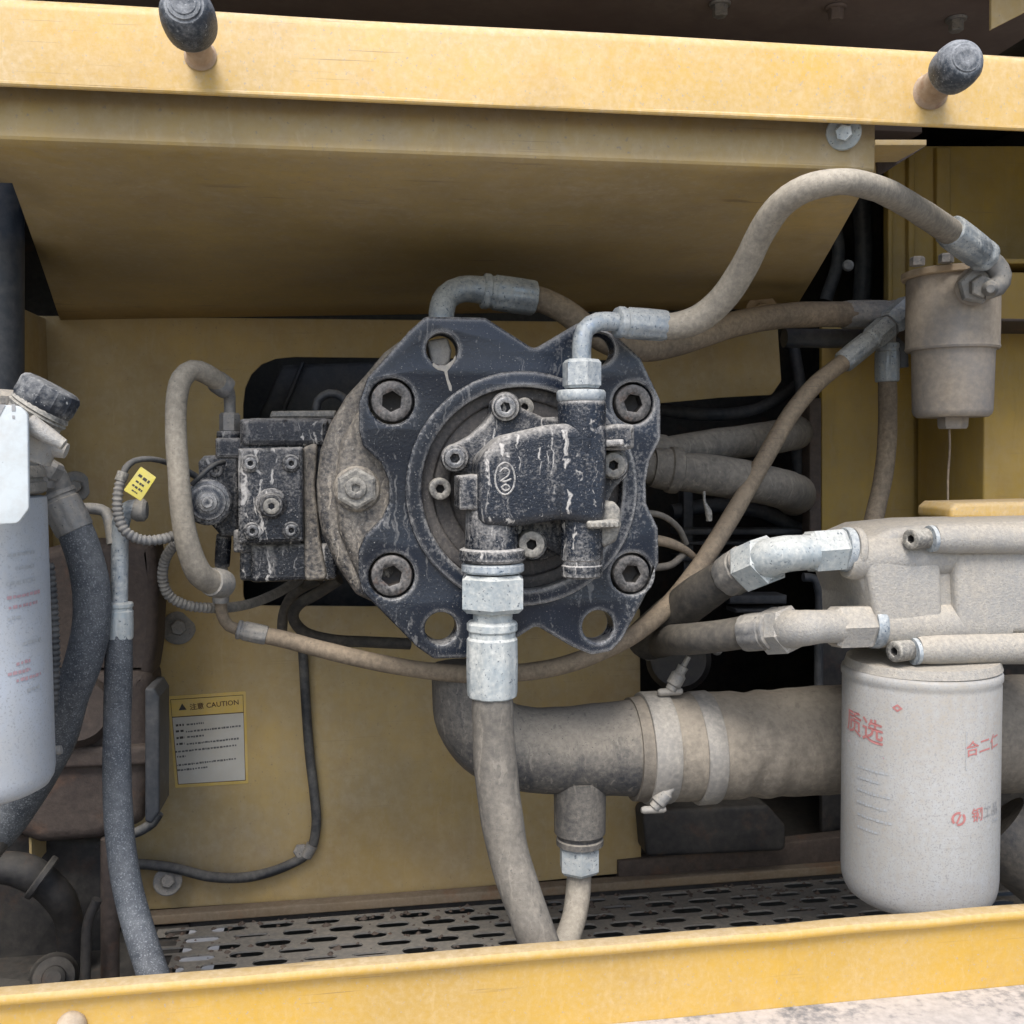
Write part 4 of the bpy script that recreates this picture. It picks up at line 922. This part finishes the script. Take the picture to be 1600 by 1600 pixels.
p0, p1, p2 = P(-60, 632, YL_ - .1186), P(9, 632, YL_ - .1186), P(-8, 664, YL_ - .1186)
link('print_mark', [p0, p1, p2, P(-60, 664, YL_ - .1186)], [(0, 1, 2, 3)], INK_G, lp, False)
vl = math.atan2(CAM.x - l0.x, -(CAM.y - l0.y)); ml = M(-32, 1000, YL_ - rl)
def la(px): return vl + math.asin(max(-.95, min(.95, (px + 50) / 112.0)))
def lz(py): return P(-32, py, YL_ - rl * .7).z
for (px, py, wd, mm) in ((20, 868, 50, INK_GF), (24, 890, 40, INK_GF), (18, 912, 55, INK_GF), (22, 934, 66, INK_RF), (20, 950, 56, INK_RF), (6, 968, 24, INK_GF), (30, 1010, 40, INK_GF), (16, 1040, 26, INK_RF), (10, 1054, 40, INK_RF), (24, 1066, 50, INK_RF), (30, 1085, 30, INK_GF)):
    on_cyl('print_line', word_dashes(wd * ml, 6.5 * ml), (l0.x, l0.y), rl, la(px), lz(py), mm, lf, .05)
q = thing('drain_cock', 'tiny pale drain cock beside the fuel filter bottom', 'valve', P(88, 1172, 1.12))
lathe('stem', (78, 1175, 1.12), (96, 1171, 1.12), [(0, 4), (.5, 4), (.6, 8), (1, 7)], ZINCD, q, seg=12)
# ribbed hose behind the filter
rh = tube('ribbed_hose', [(74, 880, 1.16, 9), (80, 940, 1.16, 9), (83, 1000, 1.16, 9), (82, 1080, 1.16, 9), (74, 1130, 1.16, 9)], WIREM, None, 12, .0012, rib=(.0062, .18))
tag(rh, 'thin black ribbed conduit just behind the fuel filter', 'conduit')
# dark hose curving down behind the filter
h = thing('fuel_hose', 'speckled dark hose curving down from an angled crimp beside the fuel filter', 'hose', P(115, 820, 1.22))
tube('hose_body', [(108, 806, 1.22, 26), (128, 856, 1.22, 27), (142, 915, 1.22, 28), (143, 975, 1.22, 29), (130, 1035, 1.22, 28), (110, 1090, 1.23, 27), (94, 1150, 1.25, 27), (60, 1215, 1.27, 26), (10, 1290, 1.30, 26), (-40, 1340, 1.33, 26)], HOSE_S, h, 24, wob=.012)
ferrule('ferrule', (86, 768, 1.22), (118, 830, 1.22), 29, ZINCD, h)
tube('elbow', [(70, 760, 1.20, 14), (76, 735, 1.20, 17), (86, 745, 1.21, 19), (96, 775, 1.22, 20)], ZINCD, h, 16)
lathe('union', (88, 722, 1.20), (72, 748, 1.20), [(0, 14), (.2, 18), (.8, 19), (1, 15)], ZINCD, h, seg=6, angle=20)
# vertical steel tube into a second speckled hose
h = thing('fuel_hose', 'speckled blue grey hose hanging from a straight steel tube left of the pump', 'hose', P(186, 960, 1.25))
tube('hose_body', [(186, 985, 1.25, 20), (185, 1060, 1.245, 21), (183, 1140, 1.24, 21), (183, 1220, 1.23, 21.5), (187, 1300, 1.215, 22), (198, 1380, 1.195, 22.5), (216, 1450, 1.17, 23), (240, 1525, 1.14, 24), (262, 1590, 1.12, 24)], HOSE_S, h, 24, wob=.008)
ferrule('ferrule', (186, 940, 1.25), (186, 999, 1.25), 21, ZINCW, h)
tube('steel_tube', [(186, 950, 1.25, 13), (187, 880, 1.25, 13), (188, 830, 1.25, 13), (192, 805, 1.25, 14), (204, 796, 1.25, 15), (222, 796, 1.25, 17)], ZINC, h, 18)
lathe('tube_end', (206, 797, 1.25), (230, 797, 1.25), [(0, 14), (.3, 18), (.8, 18), (1, 13)], ZINCD, h, seg=18)
tube('branch_pipe', [(116, 795, 1.26, 9), (150, 795, 1.26, 9), (165, 800, 1.26, 9), (172, 820, 1.255, 9), (176, 850, 1.25, 9)], ZINCD, h, 14)
# brown engine casting with a black bracket
YE = 1.57
en = thing('engine_block', 'brown dusty engine casting in shade at the lower left', 'engine', P(150, 1320, YE))
plate('upper_casting', [(60, 860), (120, 846), (240, 846), (248, 905), (244, 1010), (236, 1060), (60, 1060)], YE + .01, .07, .016, BROWN, en, 12, bseg=4)
plate('lower_casting', [(-40, 1050), (236, 1046), (240, 1200), (222, 1290), (150, 1315), (60, 1322), (0, 1300), (-60, 1240)], YE, .08, .022, BROWN, en, 24, bseg=4)
plate('casting_flange', [(60, 1170), (238, 1166), (238, 1196), (60, 1204)], YE - .016, .05, .006, BROWN, en, 6)
lathe('round_boss', (120, 1110, YE - .03), (120, 1110, YE + .02), [(0, 46), (.3, 56), (1, 60)], BROWN, en, seg=40)
plate('black_bracket', [(226, 1075), (240, 1075), (249, 1090), (249, 1270), (236, 1288), (226, 1284)], YE - .03, .08, .004, SLATE, en, 5)
tube('strap', [(248, 1270, YE - .02, 8), (238, 1286, YE - .02, 8), (215, 1300, YE - .02, 8), (195, 1306, YE - .02, 8)], WIREM, en, 10)
tube('vertical_pipe', [(172, 1310, 1.50, 14), (172, 1400, 1.50, 14), (172, 1640, 1.50, 14)], BROWN, en, 14)
plate('dark_frame', [(-80, 1300), (160, 1316), (170, 1700), (-80, 1700)], 1.66, .06, .01, DARK, en, 10)
tube('frame_tube', [(152, 1405, 1.45, 8), (138, 1440, 1.45, 8), (134, 1500, 1.45, 8), (134, 1600, 1.45, 8)], DARK, en, 10)
lathe('pulley', (84, 1528, 1.42), (84, 1528, 1.50), [(0, 10), (.05, 16), (.15, 18), (.2, 30), (.35, 34), (.5, 30), (.7, 38), (1, 36)], DARK, en, seg=36)
tube('rusty_pipe', [(-30, 1352, 1.52, 26), (40, 1362, 1.53, 26), (90, 1400, 1.55, 24), (110, 1450, 1.58, 22), (112, 1520, 1.6, 22)], DARK, en, 18, wob=.03)
lathe('flange', (60, 1368, 1.53), (70, 1374, 1.53), [(0, 34), (.2, 36), (.8, 36), (1, 34)], DARK, en, seg=20)
plate('dark_bracket', [(-60, 1560), (60, 1572), (110, 1600), (110, 1700), (-60, 1700)], 1.40, .06, .006, DARK, en, 10)
tube('dark_hose', [(-20, 1330, 1.30, 22), (30, 1260, 1.30, 22), (50, 1225, 1.30, 22)], HOSE_D, en, 14)
# slate column at upper left
cl = lathe3('slate_column', P(-12, 655, 1.34), P(-12, 120, 1.34), [(0, 46 * M(0, 500, 1.34)), (1, 46 * M(0, 500, 1.34))], SLATE, None, seg=32)
tag(cl, 'dark slate coloured upright cylinder at the upper left edge', 'pipe')
# conduit loops and yellow tag
cd = thing('cable_conduit', 'grey corrugated conduit looping past the yellow tag', 'conduit', P(190, 790, 1.22), 'corrugated conduits')
tube('conduit', [(190, 745, 1.225, 7), (184, 775, 1.22, 7), (185, 806, 1.22, 7), (196, 830, 1.22, 7), (220, 843, 1.225, 7), (250, 843, 1.235, 7), (275, 836, 1.25, 7)], CONDM, cd, 14, .0011, rib=(.0056, .22))
tube('bare_cable', [(191, 748, 1.225, 5.5), (196, 732, 1.23, 5.5), (210, 720, 1.235, 5), (235, 717, 1.24, 5), (262, 723, 1.255, 5), (290, 735, 1.27, 5), (312, 748, 1.28, 5)], WIREM, cd, 10, wob=.05)
lathe('end_collar', (193, 738, 1.226), (188, 752, 1.224), [(0, 9), (1, 9)], BOLTP, cd, seg=14)
cd = thing('cable_conduit', 'grey corrugated conduit curving under the looping hose', 'conduit', P(255, 900, 1.30), 'corrugated conduits')
tube('conduit', [(276, 846, 1.28, 7), (259, 872, 1.30, 7), (254, 902, 1.31, 7), (264, 930, 1.32, 7), (290, 945, 1.33, 7), (330, 950, 1.35, 7), (380, 946, 1.40, 6.5), (430, 928, 1.48, 6.5), (470, 905, 1.54, 6.5)], CONDM, cd, 14, .0011, rib=(.0056, .2))
tube('bare_cable', [(300, 757, 1.262, 4), (318, 740, 1.258, 4), (332, 728, 1.262, 4), (350, 722, 1.29, 4)], WIREM, cd, 8)
tg = thing('yellow_tag', 'small yellow cable tag hanging at the conduit loop', 'tag', P(219, 755, 1.205))
tq = [(220, 729), (244, 746), (220, 783), (193, 766)]
plate('tag_body', tq, 1.205, .0012, .0003, TAGM, tg, 2)
a = P(219, 756, 1.2046); ux = (P(244, 746, 1.2046) - P(220, 729, 1.2046)).normalized(); uy = (P(220, 729, 1.2046) - P(193, 766, 1.2046)).normalized(); sm = M(219, 756, 1.2)
for (dy, wd, hh) in ((10, 20, 6), (0, 16, 4), (-8, 18, 4), (-15, 10, 3)):
    V, F = word_dashes(wd * sm, hh * sm)
    link('print_line', [a + ux * x + uy * (y + dy * sm) for x, y, _ in V], F, INK_K, tg, False)
# dark hoses below the regulator
h = hose('wiring_hose', 'dark hose dipping behind and below the regulator block', [(530, 905, 1.44, 9), (495, 928, 1.46, 9), (466, 945, 1.48, 9), (458, 965, 1.50, 9), (476, 988, 1.52, 9), (520, 1000, 1.54, 9), (575, 1003, 1.56, 9), (640, 1006, 1.58, 9)], HOSE_D, group='dark hoses under the pump')
h = hose('wiring_hose', 'second dark hose rising into the wall opening under the regulator', [(440, 1000, 1.60, 8), (444, 955, 1.58, 8), (462, 925, 1.55, 8), (500, 905, 1.52, 8)], HOSE_D, group='dark hoses under the pump')

# wall bolts, cable and sticker
washer_bolt(118, 760, YW - .001, 24, 10, ZINCD, 'grey washer bolt on the back wall above the angled crimp', 'bolts on the back wall')
washer_bolt(279, 981, YW - .001, 26, 13, ZINCD, 'grey washer bolt on the back wall left of the thin hose', 'bolts on the back wall')
washer_bolt(262, 1377, YW - .031, 22, 11, ZINCD, 'grey washer bolt at the foot of the back wall under the cable', 'bolts on the back wall')
cb = thing('wall_cable', 'thin dark cable running down the back wall and along its foot', 'cable', P(480, 1200, YW - .01))
tube('cable', [(470, 985, YW - .02, 7), (474, 1030, YW - .012, 7.5), (478, 1100, YW - .010, 7.5), (484, 1180, YW - .010, 7.5), (491, 1240, YW - .010, 7.5), (494, 1290, YW - .010, 7.5), (484, 1330, YW - .012, 7.5), (450, 1352, YW - .014, 7.5), (390, 1370, YW - .02, 8), (330, 1370, YW - .034, 8), (270, 1356, YW - .036, 8), (215, 1350, YW - .036, 8), (160, 1352, YW - .036, 8)], WIREM, cb, 12)
hexa('clip_bolt', (470, 1330, YW - .001), (470, 1330, YW - .016), 12, ZINCD, cb)
lathe('clip', (478, 1338, YW - .012), (488, 1320, YW - .012), [(0, 9.5), (1, 9.5)], ZINCD, cb, seg=14)
st = thing('caution_sticker', 'yellow and white caution sticker on the back wall', 'sticker', P(325, 1156, YW - .002))
plate('sticker_base', [(262, 1088), (384, 1080), (388, 1224), (274, 1231)], YW - .0012, .0008, 0, STK_Y, st, 2)
plate('border_line', [(266, 1093), (380, 1085.5), (384, 1219.5), (278, 1226)], YW - .0016, .0004, 0, INK_B, st)
plate('header_panel', [(267, 1094), (379.2, 1086.5), (380, 1112.5), (269, 1120)], YW - .0021, .0005, 0, STK_Y, st)
plate('text_panel', [(269.3, 1121.5), (380.2, 1114), (383, 1218.6), (279, 1225)], YW - .0021, .0005, 0, STK_W, st)
sw = M(325, 1150, YW); ang = math.atan2(7.5, 112)
def stick(geo, px, py, m, nm):
    V, F = geo; o = P(px, py, YW - .0026); c, s_ = math.cos(ang), math.sin(ang)
    if V: link(nm, [(o.x + x * c - y * s_, o.y, o.z + x * s_ + y * c) for x, y, _ in V], F, m, st, False)
stick(text_geo('注意 CAUTION', 11 * sw), 335, 1101.5, INK_B, 'lettering')
stick(([(-6 * sw, -4.5 * sw, 0), (6 * sw, -4.5 * sw, 0), (0, 6 * sw, 0)], [(0, 1, 2)]), 285, 1105, INK_K, 'warning_triangle')
for k, (py, x0, x1, bold) in enumerate(((1130, 274, 318, 1), (1139.5, 274, 376, 1), (1149.5, 275, 318, 1), (1159, 275, 372, 1), (1170, 276, 368, 0), (1180, 277, 290, 0), (1191, 277, 368, 0), (1200, 278, 324, 0))):
    yy = py - ((x0 + x1) / 2 - 325) * .067
    if bold:
        stick(word_dashes(12 * sw, 4.2 * sw), x0 + 7, py + 3.2, INK_K, 'print_line')
        wd = x1 - x0 - 18; stick(word_dashes(wd * sw, 3.4 * sw), x0 + 18 + wd / 2, py + 2.2 - (x0 + 18 + wd / 2 - 285) * .06, INK_DG, 'print_line')
    else:
        wd = x1 - x0; stick(word_dashes(wd * sw, 3.4 * sw), x0 + wd / 2, py + 2.5 - (wd / 2) * .06, INK_DG, 'print_line')

# ================================================================== DARK ENGINE BAY BEHIND THE OPENING
dk = thing('engine_bay_frame', 'dark ribbed engine frame deep in the bay right of the pump', 'engine frame', P(1150, 900, 1.95))
for (x0, y0, x1, y1, Y) in ((1060, 826, 1260, 836, 1.85), (1060, 846, 1265, 852, 1.86), (1060, 868, 1250, 878, 1.85), (1140, 930, 1230, 944, 1.75), (1150, 952, 1225, 958, 1.76)):
    plate('cross_bar', rect(x0, y0, x1, y1), Y, .05, .004, SLATE, dk)
plate('upright', rect(1068, 765, 1084, 1060), 1.88, .03, .004, SLATE, dk)
tube('frame_rod', [(1255, 902, 1.62, 7), (1272, 904, 1.62, 7), (1279, 920, 1.62, 7), (1279, 1000, 1.62, 7), (1279, 1075, 1.62, 7)], SLATE, dk, 12)
lathe('dark_drum', (1060, 1030, 1.66), (1060, 1030, 1.9), [(0, 40), (.1, 48), (1, 48)], DARK, dk, seg=32)
lathe('stud', (1016, 1030, 1.62), (1014, 1012, 1.62), [(0, 8), (1, 6)], ZINCD, dk, seg=12)
for pts in ([(1030, 640, 1.95, 10), (1100, 648, 1.95, 10), (1180, 640, 1.95, 10), (1250, 600, 1.95, 10)], [(1240, 540, 1.85, 9), (1252, 620, 1.85, 9), (1246, 700, 1.85, 9), (1252, 800, 1.85, 9)], [(1050, 800, 1.9, 12), (1120, 790, 1.9, 12), (1190, 800, 1.9, 12), (1250, 830, 1.9, 12)], [(1300, 330, 1.95, 10), (1310, 400, 1.95, 10), (1290, 470, 1.95, 10)], [(1345, 300, 1.95, 14), (1350, 400, 1.95, 14), (1346, 480, 1.95, 14)]):
    tube('engine_line', pts, SLATE, dk, 12)
for (x, y) in ((1095, 905), (1180, 900), (1120, 1015), (1215, 1005), (1325, 415)):
    lathe('engine_bolt', (x, y, 1.80), (x, y, 1.78), [(0, 9), (.5, 9), (.55, 6), (1, 6)], ZINCD, dk, seg=12)
fan = thing('engine_cover', 'dark slanted engine cover behind the rounded wall opening', 'engine cover', P(470, 640, 2.05))
plate('cover_plate', [(380, 700), (440, 570), (720, 560), (900, 600), (900, 990), (380, 990)], 2.05, .1, .01, SLATE, fan)
plate('cover_rib', [(430, 660), (470, 566), (476, 566), (438, 660)], 2.03, .02, .003, SLATE, fan)
bx_ = plate('shadow_block', [(1004, 1268), (1200, 1258), (1228, 1290), (1228, 1330), (1010, 1340)], 1.69, .05, .006, DARK, None, 12)  # dusty block, made flat and dark to stand in for shadow
tag(bx_, 'dusty block in a flat dark shadow tone on the floor under the rubber sleeve', 'box')
fr_ = prism('floor_angle', [(P(1000, 1360, 1.60).x, zf + .002), (XR - .04, zf + .002), (XR - .04, P(1200, 1300, 1.74).z), (P(1000, 1360, 1.60).x, P(1200, 1330, 1.74).z)], [], 1.74, .03, .004, BROWN); structure(fr_)
tag(tube('dark_duct', [(1555, 1290, 1.40, 60), (1600, 1330, 1.38, 62), (1680, 1390, 1.36, 64), (1850, 1480, 1.34, 64)], HOSE_D, None, 28), 'dark duct right of the oil filter near the floor', 'duct')
